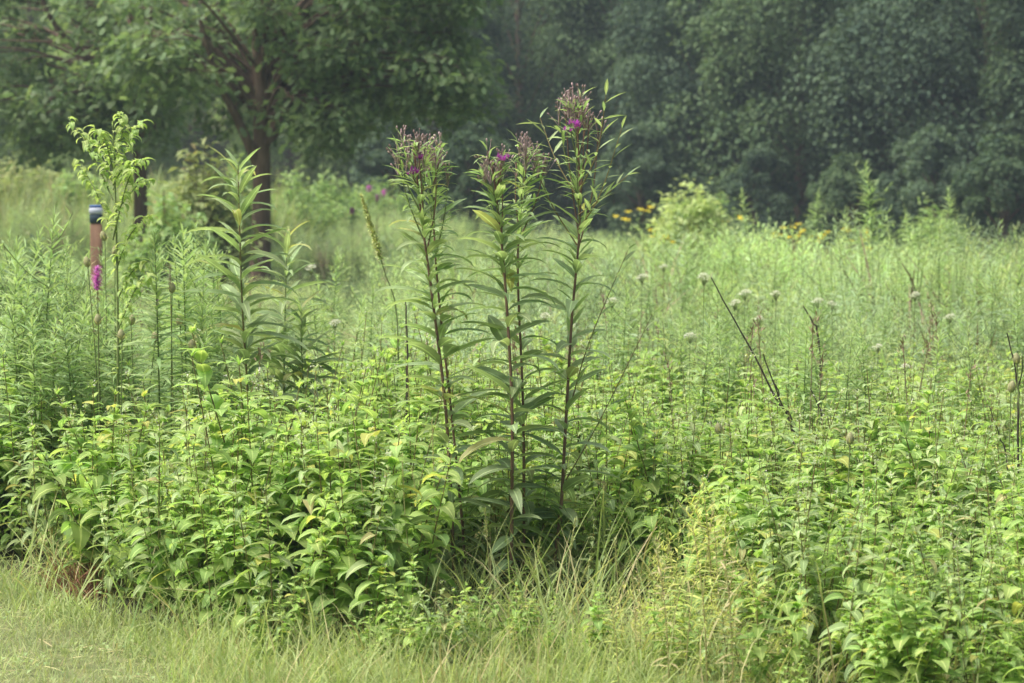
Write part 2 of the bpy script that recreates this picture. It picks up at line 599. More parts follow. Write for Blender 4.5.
def build_broad(seed, h=0.75, npair=11, L=0.10, kind='broad'):
    r = np.random.default_rng(seed)
    st, fo = MB(), MB()
    wd = .62 if kind == 'weed' else 1.0
    nst = r.integers(2, 5)
    for s in range(nst):
        b = np.array([*r.normal(0, .045, 2), 0])
        hh = h * r.uniform(.62, 1.06)
        lean = r.normal(0, .12, 2)
        path = curve([b, b + [lean[0] * .4, lean[1] * .4, hh * .5], b + [lean[0], lean[1], hh]], 10)
        st.add(*_m(tube(path, np.linspace(.0042, .0016, 10), 5), 'redstem'))
        t = np.linspace(.16, 1.0, npair) ** 0.9
        a0 = r.uniform(0, 6)
        for side in (0, 1):
            az = a0 + np.arange(npair) * (pi / 2) + side * pi + r.uniform(-.35, .35, npair)
            size = L * np.interp(t, [0, .3, .75, .93, 1], [.85, 1.1, .95, .5, .28]) * r.uniform(.75, 1.2, npair)
            el = np.interp(t, [0, .5, .9, 1], [.15, .25, .45, 1.2]) + r.uniform(-.25, .25, npair)
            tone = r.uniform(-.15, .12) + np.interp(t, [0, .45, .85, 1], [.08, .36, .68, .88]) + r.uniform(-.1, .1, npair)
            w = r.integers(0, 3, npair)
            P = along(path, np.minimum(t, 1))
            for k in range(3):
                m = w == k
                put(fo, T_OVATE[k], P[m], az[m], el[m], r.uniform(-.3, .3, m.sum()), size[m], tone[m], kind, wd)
        # small side shoots in the axils
        ns = 14
        ts = r.uniform(.35, .95, ns)
        P = along(path, ts)
        put(fo, T_OVATE[0], P, r.uniform(0, 6.3, ns), r.uniform(.3, 1.1, ns), 0, L * r.uniform(.3, .65, ns), ts * 0.9, kind, wd)
        # pale tight tip
        if kind == 'weed' or r.uniform() < .3:
            n = 16
            put(fo, T_TREE, path[-1] + r.normal(0, .011, (n, 3)) + [0, 0, .01], r.uniform(0, 6.3, n), r.uniform(-.3, 1.2, n), 0, r.uniform(.006, .011, n), r.uniform(0, 1, n), 'fleck')
        n = 5
        put(fo, T_NARROW[0], np.tile(path[-1], (n, 1)), r.uniform(0, 6.3, n), r.uniform(.9, 1.5, n), 0, r.uniform(.02, .04, n), r.uniform(.8, 1.6), kind, 1.6)
    return st, fo


def build_rod(seed, h=1.2, n=110, L=0.085, mat='rod', stem='greenstem', branchy=False):
    r = np.random.default_rng(seed)
    st, fo = MB(), MB()
    lean = r.normal(0, .07, 2)
    path = curve([[0, 0, 0], [lean[0] * .3, lean[1] * .3, h * .55], [lean[0], lean[1], h]], 10)
    st.add(*_m(tube(path, np.linspace(.004, .0012, 10), 4), stem))
    t = np.linspace(.12, 1, n)
    P = along(path, t)
    az = np.arange(n) * GA
    s = L * np.interp(t, [0, .3, .7, 1], [.8, 1.1, .9, .3]) * r.uniform(.7, 1.25, n)
    el = np.interp(t, [0, .6, .9, 1], [-.1, .25, .6, 1.3]) + r.uniform(-.2, .2, n)
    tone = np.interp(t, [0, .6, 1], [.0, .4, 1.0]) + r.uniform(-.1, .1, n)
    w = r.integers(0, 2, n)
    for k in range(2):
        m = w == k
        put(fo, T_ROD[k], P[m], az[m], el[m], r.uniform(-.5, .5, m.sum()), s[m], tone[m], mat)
    if branchy:
        for i in range(9):
            tb = r.uniform(.45, .95)
            b0 = along(path, np.array([tb]))[0]
            a = i * GA
            tip = b0 + np.array([cos(a) * .13, sin(a) * .13, .12]) * r.uniform(.6, 1.2)
            bp = curve([b0, (b0 + tip) / 2 + [0, 0, -.015], tip], 5)
            st.add(*_m(tube(bp, [.0015] * 5, 3), stem))
            tl = r.uniform(.2, 1, 12)
            put(fo, T_ROD[0], along(bp, tl), r.uniform(0, 6.3, 12), r.uniform(0, 1.1, 12), 0, r.uniform(.03, .06, 12), r.uniform(.5, 1, 12), mat)
    return st, fo


def build_tuft(seed, n=60, h=0.5, mat='grass', spread=0.08, wide=1.0, stand=1.25):
    r = np.random.default_rng(seed)
    mb = MB()
    P = np.stack([*r.normal(0, spread, (2, n)), np.zeros(n)], 1)
    w = r.integers(0, 3, n)
    for k in range(3):
        m = w == k
        put(mb, T_BLADE[k], P[m], r.uniform(0, 6.3, m.sum()), r.uniform(stand - .35, 1.52, m.sum()), r.uniform(-.6, .6, m.sum()), h * r.uniform(.55, 1.15, m.sum()), r.uniform(0, 1, m.sum()), mat, wide)
    return mb


def arr_join(*mbs):
    o = MB()
    for b in mbs:
        v, q, a, k = b.arrays()
        if len(v):
            o.V.append(v); o.Q.append(q + o.n); o.A.append(a); o.K.append(k); o.n += len(v)
    return o.arrays()


# ================================================================== SETTING
def grid_sheet(xs, ys, zoff=0.0):
    X, Yy = np.meshgrid(xs, ys, indexing='ij')
    v = np.stack([X, Yy, gz(X, Yy) + zoff], -1).reshape(-1, 3)
    nx, ny = len(xs), len(ys)
    i, j = np.meshgrid(np.arange(nx - 1), np.arange(ny - 1), indexing='ij')
    q = np.stack([i * ny + j, (i + 1) * ny + j, (i + 1) * ny + j + 1, i * ny + j + 1], -1).reshape(-1, 4)
    return v, q


xs = np.unique(np.concatenate([np.linspace(-900, -60, 12), np.linspace(-60, 60, 81), np.linspace(60, 900, 12)]))
ys = np.unique(np.concatenate([np.linspace(-60, 0, 6), np.linspace(0, 160, 108), np.linspace(160, 1500, 14)]))
g = MB()
g.add(*grid_sheet(xs, ys), 'soil')
g.obj('ground', kind='structure')

EX = [-9, -5, -2.6, -2.2, -1.6, -1.0, -0.4, 0.3, 0.75, 1.1, 1.5, 2.2, 4, 8]
EY = [11.5, 11.0, 10.6, 10.3, 9.35, 8.6, 8.42, 8.45, 7.95, 7.3, 7.3, 6.8, 6.4, 6.0]
edge = lambda x: np.interp(x, EX, EY)

lw = MB()
lx = np.linspace(-9, 8, 69)
vv, qq = [], []
for i, x in enumerate(lx):
    e = float(edge(x))
    for y in (-3.0, 3.0, e - 1.0, e + 0.15 + 0.1 * sin(x * 5)):
        vv.append([x, y, 0.004])
for i in range(len(lx) - 1):
    for j in range(3):
        qq.append([i * 4 + j, (i + 1) * 4 + j, (i + 1) * 4 + j + 1, i * 4 + j + 1])
lw.add(vv, qq, 'sod')
lw.obj('lawn', kind='structure')

# lawn blades
n = 110000
P = np.stack([U(-4.2, 3.2, n), U(5.6, 11, n), np.zeros(n)], 1)
P = P[P[:, 1] < edge(P[:, 0]) + 0.1 + NRM(0, .06, n)]
n = len(P)
near = np.clip((P[:, 1] - edge(P[:, 0]) + 0.55) / 0.55, 0, 1)
mb = MB()
w = rng.integers(0, 2, n)
size = U(.04, .085, n) * (1 + .9 * near)
for k in range(2):
    m = w == k
    put(mb, T_LAWN[k], P[m], U(0, 6.3, m.sum()), U(.5, 1.45, m.sum()), U(-.5, .5, m.sum()), size[m], U(0, 1, m.sum()), 'lawn')
n = 2600
P = np.stack([U(-4, 2, n), U(6, 10.3, n), U(.008, .03, n)], 1)
P = P[P[:, 1] < edge(P[:, 0])]
n = len(P)
put(mb, T_BLADE[0], P, U(0, 6.3, n), U(-.15, .35, n), U(-.5, .5, n), U(.04, .11, n), U(0, 1, n), 'straw', 2.2)
n = 900
c0 = np.stack([U(-3.2, .5, 40), U(7.5, 10, 40)], 1)
P = np.concatenate([c0[rng.integers(0, 40, n)] + NRM(0, .09, (n, 2)), U(.02, .045, (n, 1))], 1)
P = P[P[:, 1] < edge(P[:, 0])]
n = len(P)
put(mb, T_OVATE_LO[0], P, U(0, 6.3, n), U(-.2, .4, n), 0, U(.018, .034, n), U(0, .8, n), 'weed', 1.5)
mb.obj('lawn_grass', kind='stuff', label='short pale green mown grass in front of the meadow', cat='grass')

# rough tall grass along the meadow edge
tufts = [arr_join(build_tuft(20 + i, 22, .36, 'grass' if i < 5 else 'straw', .11, .62, 1.08)) for i in range(6)]
mb = MB()
n = 1500
x = U(-1.25, .95, n)
y = edge(x) + .12 - np.abs(NRM(0, .75, n))
d = edge(x) - y
left = np.clip((x + 1.25) / .5, 0, 1)
m = (U(0, 1, n) < left + .1) & (y > 7.6)
x, y, d = x[m], y[m], d[m]
n = len(x)
k = rng.choice(6, n, p=[.2, .2, .2, .2, .12, .08])
sz = (.28 + .85 * U(0, 1, n) ** 2.4) * np.interp(d, [0, .3, 1.2], [.85, .9, .8])
for i in range(6):
    m = k == i
    mb.merge(tufts[i], np.stack([x, y, 0 * x], 1)[m], U(0, 6.3, m.sum()), sz[m], NRM(0, .15, (m.sum(), 2)), NRM(0.05, .2, m.sum()))
# wisps along the rest of the edge
n = 170
x = U(-5, -1.1, n)
y = edge(x) + NRM(.02, .15, n)
kk = rng.integers(0, 5, n)
for i in range(5):
    m = kk == i
    mb.merge(tufts[i], np.stack([x, y, 0 * x], 1)[m], U(0, 6.3, m.sum()), U(.25, .6, m.sum()), None, NRM(-.25, .15, m.sum()))
mb.obj('tall_grass', kind='stuff', label='rough unmown grass with straw blades along the meadow edge', cat='grass')

# ================================================================== BROAD-LEAVED THICKET
NB = 12
broad = [build_broad(100 + i, h=[.74, .82, .92, .78][i % 4], npair=10 + i % 3, L=[.105, .125, .145][i % 3], kind=('weed' if i in (1, 3, 7, 10) else 'broad')) for i in range(NB)]
sp = 0.15
gx, gy = np.meshgrid(np.arange(-5, 5.2, sp), np.arange(6, 17, sp))
bx = gx.ravel() + U(-.075, .075, gx.size)
by = gy.ravel() + U(-.075, .075, gx.size)
m = (by > edge(bx) + .10)
lim = np.interp(bx, [-5, -2.4, -1.4, -.4, 1, 5], [12.4, 12.4, 12.9, 14.4, 16.3, 16.3])
m &= by < lim + NRM(0, .5, bx.size)
thin = np.interp(by, [10, 13, 16], [1.0, .82, .5])
m &= U(0, 1, bx.size) < thin
m &= np.abs(bx) < by * .2133 + 1.2
m &= ~((bx < -1.55) & (by < edge(bx) + .55) & (bx > -2.5) & (U(0, 1, bx.size) < .75))
front = (np.abs(bx - .1) < .52) & (by < 9.9)
front = (np.abs(bx - .08) < .45) & (by < 10.15)
m &= ~(front & (U(0, 1, bx.size) < .88))
m &= ~((np.abs(bx - .47) < .32) & (by < 9.5))
bx, by = bx[m], by[m]
bs = U(.68, 1.12, len(bx)) * (1 + .12 * np.sin(bx * 2.3 + by * 1.7)) * np.clip(.72 + .35 * (by - edge(bx)), .72, 1.0)
bs = np.where((np.abs(bx - .1) < .52) & (by < 9.9), bs * U(.35, .6, len(bx)), bs)
bs *= np.interp(bx, [-2.6, -2.0, -1, .5, 1.2, 2.2], [.85, .92, 1.08, .95, .88, .88])
px = 512 + bx / by * F
py = HORIZON + (CAMZ - .55) / by * F
seen = (px > -15) & (px < W + 15) & (py < H + 40)
ex = U(-.85, .9, 30)
ey = edge(ex) - np.abs(NRM(.0, .13, 30))
bx, by, bs = np.concatenate([bx, ex]), np.concatenate([by, ey]), np.concatenate([bs, U(.25, .5, 30)])
seen = np.concatenate([seen, np.zeros(30, bool)])
order = np.argsort(np.where(seen, by, 99), kind='stable')
near_i = order[:290]
far_i = order[290:]
GL = 'bushy leafy plant with drooping oval leaves, in the front of the low thicket'
GG = 'broad-leaved plants in the front of the thicket'
protos = []
for i, (st, fo) in enumerate(broad):
    protos.append((st, fo))
made = {}
for c, i in enumerate(near_i):
    k = int(rng.integers(0, NB))
    loc = (float(bx[i]), float(by[i]), float(gz(bx[i], by[i])))
    rz = float(U(0, 6.3))
    if k not in made:
        o = thing('leafy_plant', loc, GL, 'plant', GG, rz)
        protos[k][0].obj('stem', o)
        protos[k][1].obj('foliage', o)
        o.scale = (float(bs[i]),) * 3
        made[k] = o
    else:
        dup(made[k], loc, rz, float(bs[i]))
mb = MB()
karr = rng.integers(0, NB, len(far_i))
barr = [arr_join(*b) for b in broad]
for k in range(NB):
    ii = far_i[karr == k]
    mb.merge(barr[k], np.stack([bx[ii], by[ii], gz(bx[ii], by[ii])], 1), U(0, 6.3, len(ii)), bs[ii], None, NRM(0, .12, len(ii)))
n = 300
xx = U(-2.1, 2.6, n)
yy = edge(xx) + np.abs(NRM(0, 1.6, n)) + .1
kk = rng.integers(0, 6, n)
for i in range(6):
    q = kk == i
    mb.merge(tufts[i], np.stack([xx, yy, gz(xx, yy)], 1)[q], U(0, 6.3, q.sum()), U(.8, 1.7, q.sum()), None, NRM(0.0, .2, q.sum()))
mb.obj('leafy_undergrowth', kind='stuff', label='dense mass of leafy plants behind the front of the thicket', cat='undergrowth')

# ================================================================== MEADOW BEYOND
mm = ['mead', 'mead_dull', 'mead_pale']
rods = [arr_join(*build_rod(200 + i, h=1.0, n=64, L=[.10, .13, .08][i % 3], mat=mm[i % 3])) for i in range(6)]
bush = [arr_join(*build_rod(230 + i, h=.9, n=50, L=.09, mat=mm[i % 3], branchy=True)) for i in range(4)]
mtuft = [arr_join(build_tuft(240 + i, 40, .9, ['mead', 'mead_pale', 'brown'][i], .12, 1.5)) for i in range(3)]
wide = []
for i in range(3):
    st_, fo_ = build_rod(250 + i, h=.85, n=30, L=.15, mat=mm[(i + 1) % 3], branchy=True)
    wide.append(arr_join(st_, fo_))


def scatter(n, y0, y1, power=1.0, side=1.5):
    y = y0 + (y1 - y0) * U(0, 1, n) ** power
    x = U(-1, 1, n) * (y * .2133 + side)
    return x, y


mb = MB()
x, y = scatter(14500, 11.5, 62, 1.25)
keep = y > np.interp(x, [-5, -2.4, -1.4, -.4, 1, 5], [11.6, 11.8, 12.5, 13.9, 15.2, 15.2]) + NRM(0, .5, len(x))
x, y = x[keep], y[keep]
allp = rods + bush + mtuft + wide
# drifts: each drift has its own leading kind, height and tone
nd = 170
dx, dy = scatter(nd, 10, 64, 1.2, 2)
d2 = ((x[:, None] - dx[None]) ** 2 + ((y[:, None] - dy[None]) * .45) ** 2) + NRM(0, .25, (len(x), nd)) ** 2
own = d2.argmin(1)
dk, dh, dt = rng.choice([q for q in range(len(allp)) if q != len(rods) + len(bush) + 2] + [len(allp) - 3, len(allp) - 2, len(allp) - 1], nd), U(.55, 1.22, nd), NRM(.05, .48, nd)
k = np.where(U(0, 1, len(x)) < .6, dk[own], rng.integers(0, len(allp), len(x)))
s = U(.7, 1.1, len(x)) * dh[own] * np.interp(y, [11, 14, 20, 60], [1.0, .95, 1.05, .98])
pxx = x / y * F + 512
s *= np.where((pxx < 370) & (y > 14), .62 + .3 * S(36, 44, y), 1.0)
s *= 1 - .36 * S(540, 640, pxx) * S(24, 40, y)
s *= 1 + .18 * S(560, 700, pxx) * S(17, 24, y) * (1 - S(50, 58, y))
tone = dt[own] + NRM(0, .1, len(x))
for i in range(len(allp)):
    m = k == i
    mb.merge(allp[i], np.stack([x, y, gz(x, y)], 1)[m], U(0, 6.3, m.sum()), s[m], NRM(0, .1, (m.sum(), 2)), tone[m])
bst = MB()
bst.add(*_m(tube(np.array([[0, 0, 0], [.01, .01, .5], [-.005, 0, 1.0]]), [.0035, .003, .002], 4), 'brown'))
put(bst, T_NARROW[0], np.stack([U(-.02, .02, 30), U(-.02, .02, 30), U(.8, 1.02, 30)], 1), U(0, 6.3, 30), U(.2, 1.3, 30), 0, .035, U(0, 1, 30), 'brown', 1.6)
x, y = scatter(70, 11, 26, 1.3, 0)
y = np.maximum(y, edge(x) + .8)
mb.merge(bst.arrays(), np.stack([x, y, gz(x, y)], 1), U(0, 6.3, len(x)), U(.7, 1.1, len(x)), NRM(0, .1, (len(x), 2)), NRM(0, .2, len(x)))
mb.obj('meadow_plants', kind='stuff', label='green mass of meadow plants stretching back to the wood', cat='meadow')

# reeds on the rising ground behind the two oaks
mb = MB()
rt = [arr_join(build_tuft(260 + 260 + i, 40, 1.3, 'reed', .3, 1.1, 1.2)) for i in range(4)]
n = 420
y = U(44, 66, n)
x = -U(0.095, .26, n) * y
k = rng.integers(0, 4, n)
for i in range(4):
    m = k == i
    mb.merge(rt[i], np.stack([x, y, gz(x, y)], 1)[m], U(0, 6.3, m.sum()), U(.7, 1.2, m.sum()), NRM(0, .08, (m.sum(), 2)), NRM(0, .2, m.sum()))
mb.obj('reeds', kind='stuff', label='olive tan mass of tall reeds behind the two oaks', cat='reeds')

# ================================================================== IRONWEED
ironweed([(455, 612), (452, 520), (446, 410), (433, 300), (423, 225), (414, 148)], 10.0,
         'purple-stemmed stalk under a flat mauve bud head, leaning toward the two oaks', nleaf=84, L=.195, seed=1, nb=12, spread=.10, flowers=[(414, 173, .045), (419, 158, .03)], lean=-.05)
ironweed([(467, 614), (462, 520), (451, 410), (439, 300), (434, 230), (434, 150)], 10.08,
         'thinner stalk crowding close behind the one leaning toward the oaks', nleaf=62, L=.18, seed=2, nb=8, spread=.06, flowers=(), r0=.007, lean=.03)
ironweed([(511, 622), (512, 500), (512, 400), (505, 280), (499, 220), (492, 160)], 9.9,
         'straight dark stalk, the nearer of a close pair, with purple floret in its bud head', nleaf=82, L=.195, seed=3, nb=9, spread=.058, flowers=[(503, 158, .05)], lean=-.03)
ironweed([(524, 616), (524, 500), (523, 400), (518, 280), (520, 220), (528, 154)], 10.05,
         'straight dark stalk, the rear of a close pair, bearing buds only', nleaf=66, L=.18, seed=4, nb=9, spread=.07, flowers=(), lean=.05, r0=.0075)
eo = ironweed([(548, 606), (560, 520), (565, 440), (572, 320), (580, 220), (577, 106)], 10.05,
         'tallest purple-stemmed stalk with a vivid purple floret below its mauve bud head', nleaf=80, L=.185, seed=5, nb=13, spread=.095, flowers=[(577, 127, .07)], branch_from=.74, lean=.04, bare=.15)
# long leafy side shoots of the tallest stalk
r5 = np.random.default_rng(55)
sh, sf = MB(), MB()
b0w = np.array(eo.location)
for pts in ([(566, 480), (600, 420), (652, 315)], [(572, 400), (590, 340), (628, 250)], [(578, 230), (600, 195), (622, 128)],
            [(578, 215), (600, 200), (628, 175)], [(579, 200), (556, 160), (540, 118)], [(577, 245), (552, 205), (535, 165)], [(580, 190), (598, 150), (606, 95)]):
    yd = r5.uniform(-.12, .12)
    w = [at(px, py, 10.05 + yd * j) - b0w for j, (px, py) in enumerate(pts)]
    bp = curve(w, 12)
    sh.add(*_m(tube(bp, np.linspace(.0035, .0014, 12), 5), 'redstem'))
    nl = 13
    tl = np.linspace(.15, 1, nl)
    d = bp[-1] - bp[0]
    a0 = math.atan2(d[1], d[0])
    put(sf, T_NARROW[0], along(bp, tl), a0 + np.where(np.arange(nl) % 2, .9, -.9) + r5.uniform(-.5, .5, nl), r5.uniform(.1, 1.0, nl), r5.uniform(-.4, .4, nl), r5.uniform(.07, .12, nl), r5.uniform(.3, .9, nl), 'ironleaf', 1.15)
ss = sh.obj('side_shoot', eo)
sf.obj('side_foliage', ss)

ironweed([(252, 520), (248, 400), (243, 320), (240, 240), (238, 165)], 11.6,
         'tall flowerless stalk with long arching leaves in front of the oak trunk', nleaf=84, L=.27, head=False, seed=6, r0=.007, mat='ironleaf', stem='redstem', leaf_lo=.2, leaf_hi=.99, width=.72)
ironweed([(285, 500), (284, 390), (285, 320), (287, 240)], 12.1,
         'shorter flowerless stalk with upswept long leaves beside a taller leafy one', nleaf=56, L=.25, head=False, seed=7, r0=.006, width=.75, mat='ironleaf', stem='greenstem', leaf_lo=.25, leaf_hi=1.0)
ironweed([(305, 500), (305, 420), (302, 360), (301, 308)], 12.0,
         'shortest flowerless stalk with upswept leaves, above the oval-leaved thicket', nleaf=44, L=.22, head=False, seed=8, r0=.006, width=.75, mat='ironleaf', stem='greenstem', leaf_lo=.3, leaf_hi=1.0)

# ================================================================== GOLDENROD and other upright stalks
rodp = [build_rod(300 + i, h=1.0, n=190, L=[.125, .14, .105][i % 3], branchy=(i % 2 == 0)) for i in range(5)]
RL = 'feathery green stalk rising above the rest of the meadow'
RG = 'feathery stalks standing above the meadow'
spots = [(38, 215, 12.0, 'tall feathery stalk with a narrow pointed top beside the marker post'),
         (22, 262, 12.4, None), (66, 262, 12.8, None), (130, 300, 12.2, None), (5, 250, 11.9, None), (150, 250, 14, None), (60, 290, 11.6, None),
         (205, 225, 14.5, None), (165, 260, 13.5, None), (195, 270, 13.0, None), (330, 250, 17, None), (345, 300, 13.6, None), (320, 285, 15.0, None),
         (750, 190, 30, 'slender pale spire standing before the dark wood near the yellow flowers'),
         (812, 192, 34, None), (876, 165, 27, 'tallest feathery stalk against the dark wood, past the yellow flowers'),
         (958, 190, 30, None), (935, 215, 26, None), (860, 250, 20, None), (680, 240, 22, None), (720, 262, 18, None), (640, 262, 19, None), (905, 262, 19, None),
         (985, 255, 19, None), (1012, 250, 20, None), (700, 225, 30, None), (845, 262, 24, None), (770, 258, 21, None), (615, 250, 22, None), (590, 262, 20, None),
         (460, 290, 17, None), (380, 300, 16, None), (20, 300, 11.5, None), (103, 340, 11.7, None), (125, 310, 12.5, None), (48, 320, 11.3, None)]
r = np.random.default_rng(77)
for _ in range(48):
    q = r.uniform(-10, 235)
    spots.append((q, max(r.uniform(228, 345), 300 if 74 < q < 118 else 0), r.uniform(10.9, 14.5), None))
for _ in range(40):
    spots.append((r.uniform(330, 1030), r.uniform(262, 330), r.uniform(14, 19), None))
for q, t_ in ((86, 262), (104, 250), (98, 275)):
    spots.append((q, t_, 15.5, None))
for q in (84, 92, 101, 110, 78, 96):
    spots.append((q, r.uniform(283, 300), r.uniform(11.8, 13.5), None))
for q in (788, 803, 816, 829, 843, 858, 700, 870, 930, 975):
    spots.append((q, r.uniform(318, 338), r.uniform(12.2, 13.0), None))
made = {}
for c, (px, py, Y, lab) in enumerate(spots):
    p = at(px, py, Y)
    z0 = float(gz(p[0], Y))
    k = c % 5
    s = float(p[2] - z0)
    grp = None if lab else RG
    if k not in made:
        o = thing('goldenrod', (p[0], Y, z0), lab or RL, 'wildflower', grp, float(U(0, 6.3)))
        rodp[k][0].obj('stem', o)
        rodp[k][1].obj('foliage', o)
        o.scale = (s, s, s)
        made[k] = o
    else:
        o = dup(made[k], (p[0], Y, z0), float(U(0, 6.3)), s, lab or RL, grp)
        if not grp and 'group' in o:
            del o['group']
        if grp:
            o['group'] = grp

# yellowing stalks at the near edge
yp = [build_rod(340 + i, h=.7, n=54, L=.075, mat=['yellow_leaf', 'yellow_leaf', 'straw', 'yellow_leaf'][i], stem='straw', branchy=(i == 0)) for i in range(4)]
YG = 'yellowing stalks at the lawn edge'
made = {}
for c in range(50):
    k = c % 4
    Y = float(U(7.7, 8.9))
    px = float(np.clip(NRM(712, 56), 620, 830))
    top = float(np.interp(px, [630, 660, 715, 740, 800], [575, 530, 476, 530, 590]) + 110 * U(0, 1) ** 1.6)
    p = at(px, top, Y)
    s = float(max(.25, p[2]) / .7)
    if k not in made:
        o = thing('yellowing_stalk', (p[0], Y, 0), 'thin stalk with yellowing leaves among the straw-coloured grass at the lawn edge', 'weed', YG, float(U(0, 6.3)))
        yp[k][0].obj('stem', o)
        yp[k][1].obj('foliage', o)
        o.scale = (s, s, s)
        made[k] = o
    else:
        dup(made[k], (p[0], Y, 0), float(U(0, 6.3)), s)

# ================================================================== SAPLING
o = thing('sapling', (at(112, 300, 11.2)[0], 11.2, 0), 'young sapling with pale green oval leaves on arching twigs before the oaks', 'sapling')
base = np.array(o.location)
st, fo = MB(), MB()
r = np.random.default_rng(9)
main = curve([np.zeros(3), at(118, 420, 11.2) - base, at(117, 260, 11.2) - base, at(113, 120, 11.2) - base], 20)
st.add(*_m(tube(main, np.linspace(.009, .003, 20), 6), 'greenstem'))
for pts in ([(113, 200), (90, 150), (68, 118)], [(113, 190), (130, 140), (142, 122)], [(112, 230), (95, 190), (78, 160)], [(113, 215), (138, 185), (152, 180)],
            [(116, 270), (130, 235), (150, 215)], [(117, 300), (132, 272), (147, 262)], [(113, 185), (126, 165), (146, 160)], [(113, 180), (100, 150), (84, 138)], [(118, 330), (135, 290), (150, 275)],
            [(113, 170), (105, 140), (95, 128)], [(113, 165), (122, 135), (120, 112)], [(113, 240), (125, 190), (135, 165)]):
    yd = r.uniform(-.2, .2)
    bp = curve([at(px, py, 11.2 + yd * j) - base for j, (px, py) in enumerate(pts)], 10)
    st.add(*_m(tube(bp, np.linspace(.004, .0015, 10), 4), 'greenstem'))
    nl = 36
    tl = np.linspace(.12, 1, nl)
    put(fo, T_OVATE[2], along(bp, tl), r.uniform(0, 6.3, nl), r.uniform(-.1, .7, nl), r.uniform(-.4, .4, nl), r.uniform(.04, .075, nl), tl * .7 + r.uniform(-.1, .3, nl), 'sapleaf', .85)
nl = 30
tl = r.uniform(.25, 1, nl)
put(fo, T_OVATE[1], along(main, tl), r.uniform(0, 6.3, nl), r.uniform(-.1, .7, nl), 0, r.uniform(.04, .07, nl), tl * .8, 'sapleaf', .85)
st.obj('stem', o)
fo.obj('foliage', o)


# ================================================================== TEASELS
def teasel_parts(h, seed):
    r = np.random.default_rng(seed)
    st, hd, br = MB(), MB(), MB()
    path = curve([[0, 0, 0], [r.normal(0, .02), r.normal(0, .02), h * .5], [0, 0, h]], 8)
    st.add(*_m(tube(path, np.linspace(.0035, .0025, 8), 5), 'greenstem'))
    lathe(hd, [0, 0, h], [r.normal(0, .15), 0, 1], [(0, .004), (.006, .012), (.018, .0165), (.03, .0165), (.042, .012), (.05, .005), (.053, .001)], 'teasel', 10)
    n = 150
    zz = r.uniform(.004, .05, n)
    az = r.uniform(0, 6.3, n)
    rr = np.interp(zz, [0, .018, .03, .05], [.006, .016, .016, .004])
    put(hd, T_FLORET[0], np.stack([np.cos(az) * rr, np.sin(az) * rr, h + zz], 1), az, r.uniform(.2, .7, n), 0, .007, r.uniform(0, 1, n), 'straw', 1.2)
    n = 7
    put(br, T_BLADE[0], np.tile([0, 0, h], (n, 1)), np.arange(n) * .9, r.uniform(.5, 1.1, n), 0, r.uniform(.04, .075, n), .4, 'straw', 3.0)
    return st, hd, br


tz = [(88, 263, 11.3), (115, 252, 11.6), (105, 237, 12.2), (172, 289, 11.2), (98, 321, 11.0), (131, 321, 11.4), (180, 322, 11.6), (122, 336, 10.9), (155, 338, 11.5), (192, 346, 11.1),
      (1011, 388, 10.2), (720, 430, 10.0), (850, 440, 9.6), (1017, 360, 10.6)]
TG = 'teasel heads over the meadow by the marker post'
for c, (px, py, Y) in enumerate(tz):
    p = at(px, py, Y)
    z0 = float(gz(p[0], Y))
    grp = TG if c < 10 else None
    lab = 'spiny oval teasel head on a thin stalk in the tall growth near the marker post' if c < 10 else [
        'pale fuzzy teasel head beside the short dark dead twigs', 'small teasel head between the yellowing stalks and the dark leaning stem',
        'half-hidden small teasel head low among the oval leaves', 'teasel head just above the pale fuzzy one by dark twigs'][c - 10]
    o = thing('teasel', (p[0], Y, z0), lab, 'teasel', grp, float(U(0, 6.3)))
    st, hd, br = teasel_parts(float(p[2] - z0) - .02, 400 + c)
    st.obj('stem', o)
    hd.obj('flower_head', o)
    br.obj('bracts', o)


# ================================================================== BLAZING STARS
def spike(px, py0, py1, Y, label, colour, frac=1.0, rad=.014):
    a, b = at(px, py0, Y), at(px, py1, Y)
    z0 = float(gz(a[0], Y))
    o = thing('blazing_star', (a[0], Y, z0), label, 'wildflower')
    st, sp_ = MB(), MB()
    h0, h1 = b[2] - z0, a[2] - z0
    st.add(*_m(tube(np.array([[0, 0, 0], [.01, 0, h0 * .5], [0, 0, h1]]), [.004, .003, .002], 5), 'redstem'))
    n = 420
    t = U(0, 1, n)
    az = U(0, 6.3, n)
    P = np.stack([np.cos(az) * .003, np.sin(az) * .003, h0 + (h1 - h0) * t], 1)
    m = t > 1 - frac
    L = rad * np.interp(t, [0, .15, .8, 1], [.6, 1, .8, .4]) * U(.7, 1.2, n)
    put(sp_, T_FLORET[0], P[m], az[m], U(-.2, .8, m.sum()), 0, L[m] * 1.3, U(0, 1, m.sum()), colour, 2.6)
    if frac < 1:
        put(sp_, T_FLORET[0], P[~m], az[~m], U(0, .9, (~m).sum()), 0, L[~m] * .7, U(0, 1, (~m).sum()), 'bud', 2.6)
    st.obj('stem', o)
    s = sp_.obj('flower_spike', o)
    return o


spike(97, 266, 291, 11.6, 'bright magenta flower spike standing before the brown marker post', 'magenta', 1.0, .030)
spike(157, 297, 322, 11.5, 'thin flower spike, pinkish purple only at its tip, left of the flowerless stalk', 'magenta', .35, .011)
spike(170, 265, 290, 11.6, 'spent brown flower spike above a teasel head', 'bud', 1.0, .010)

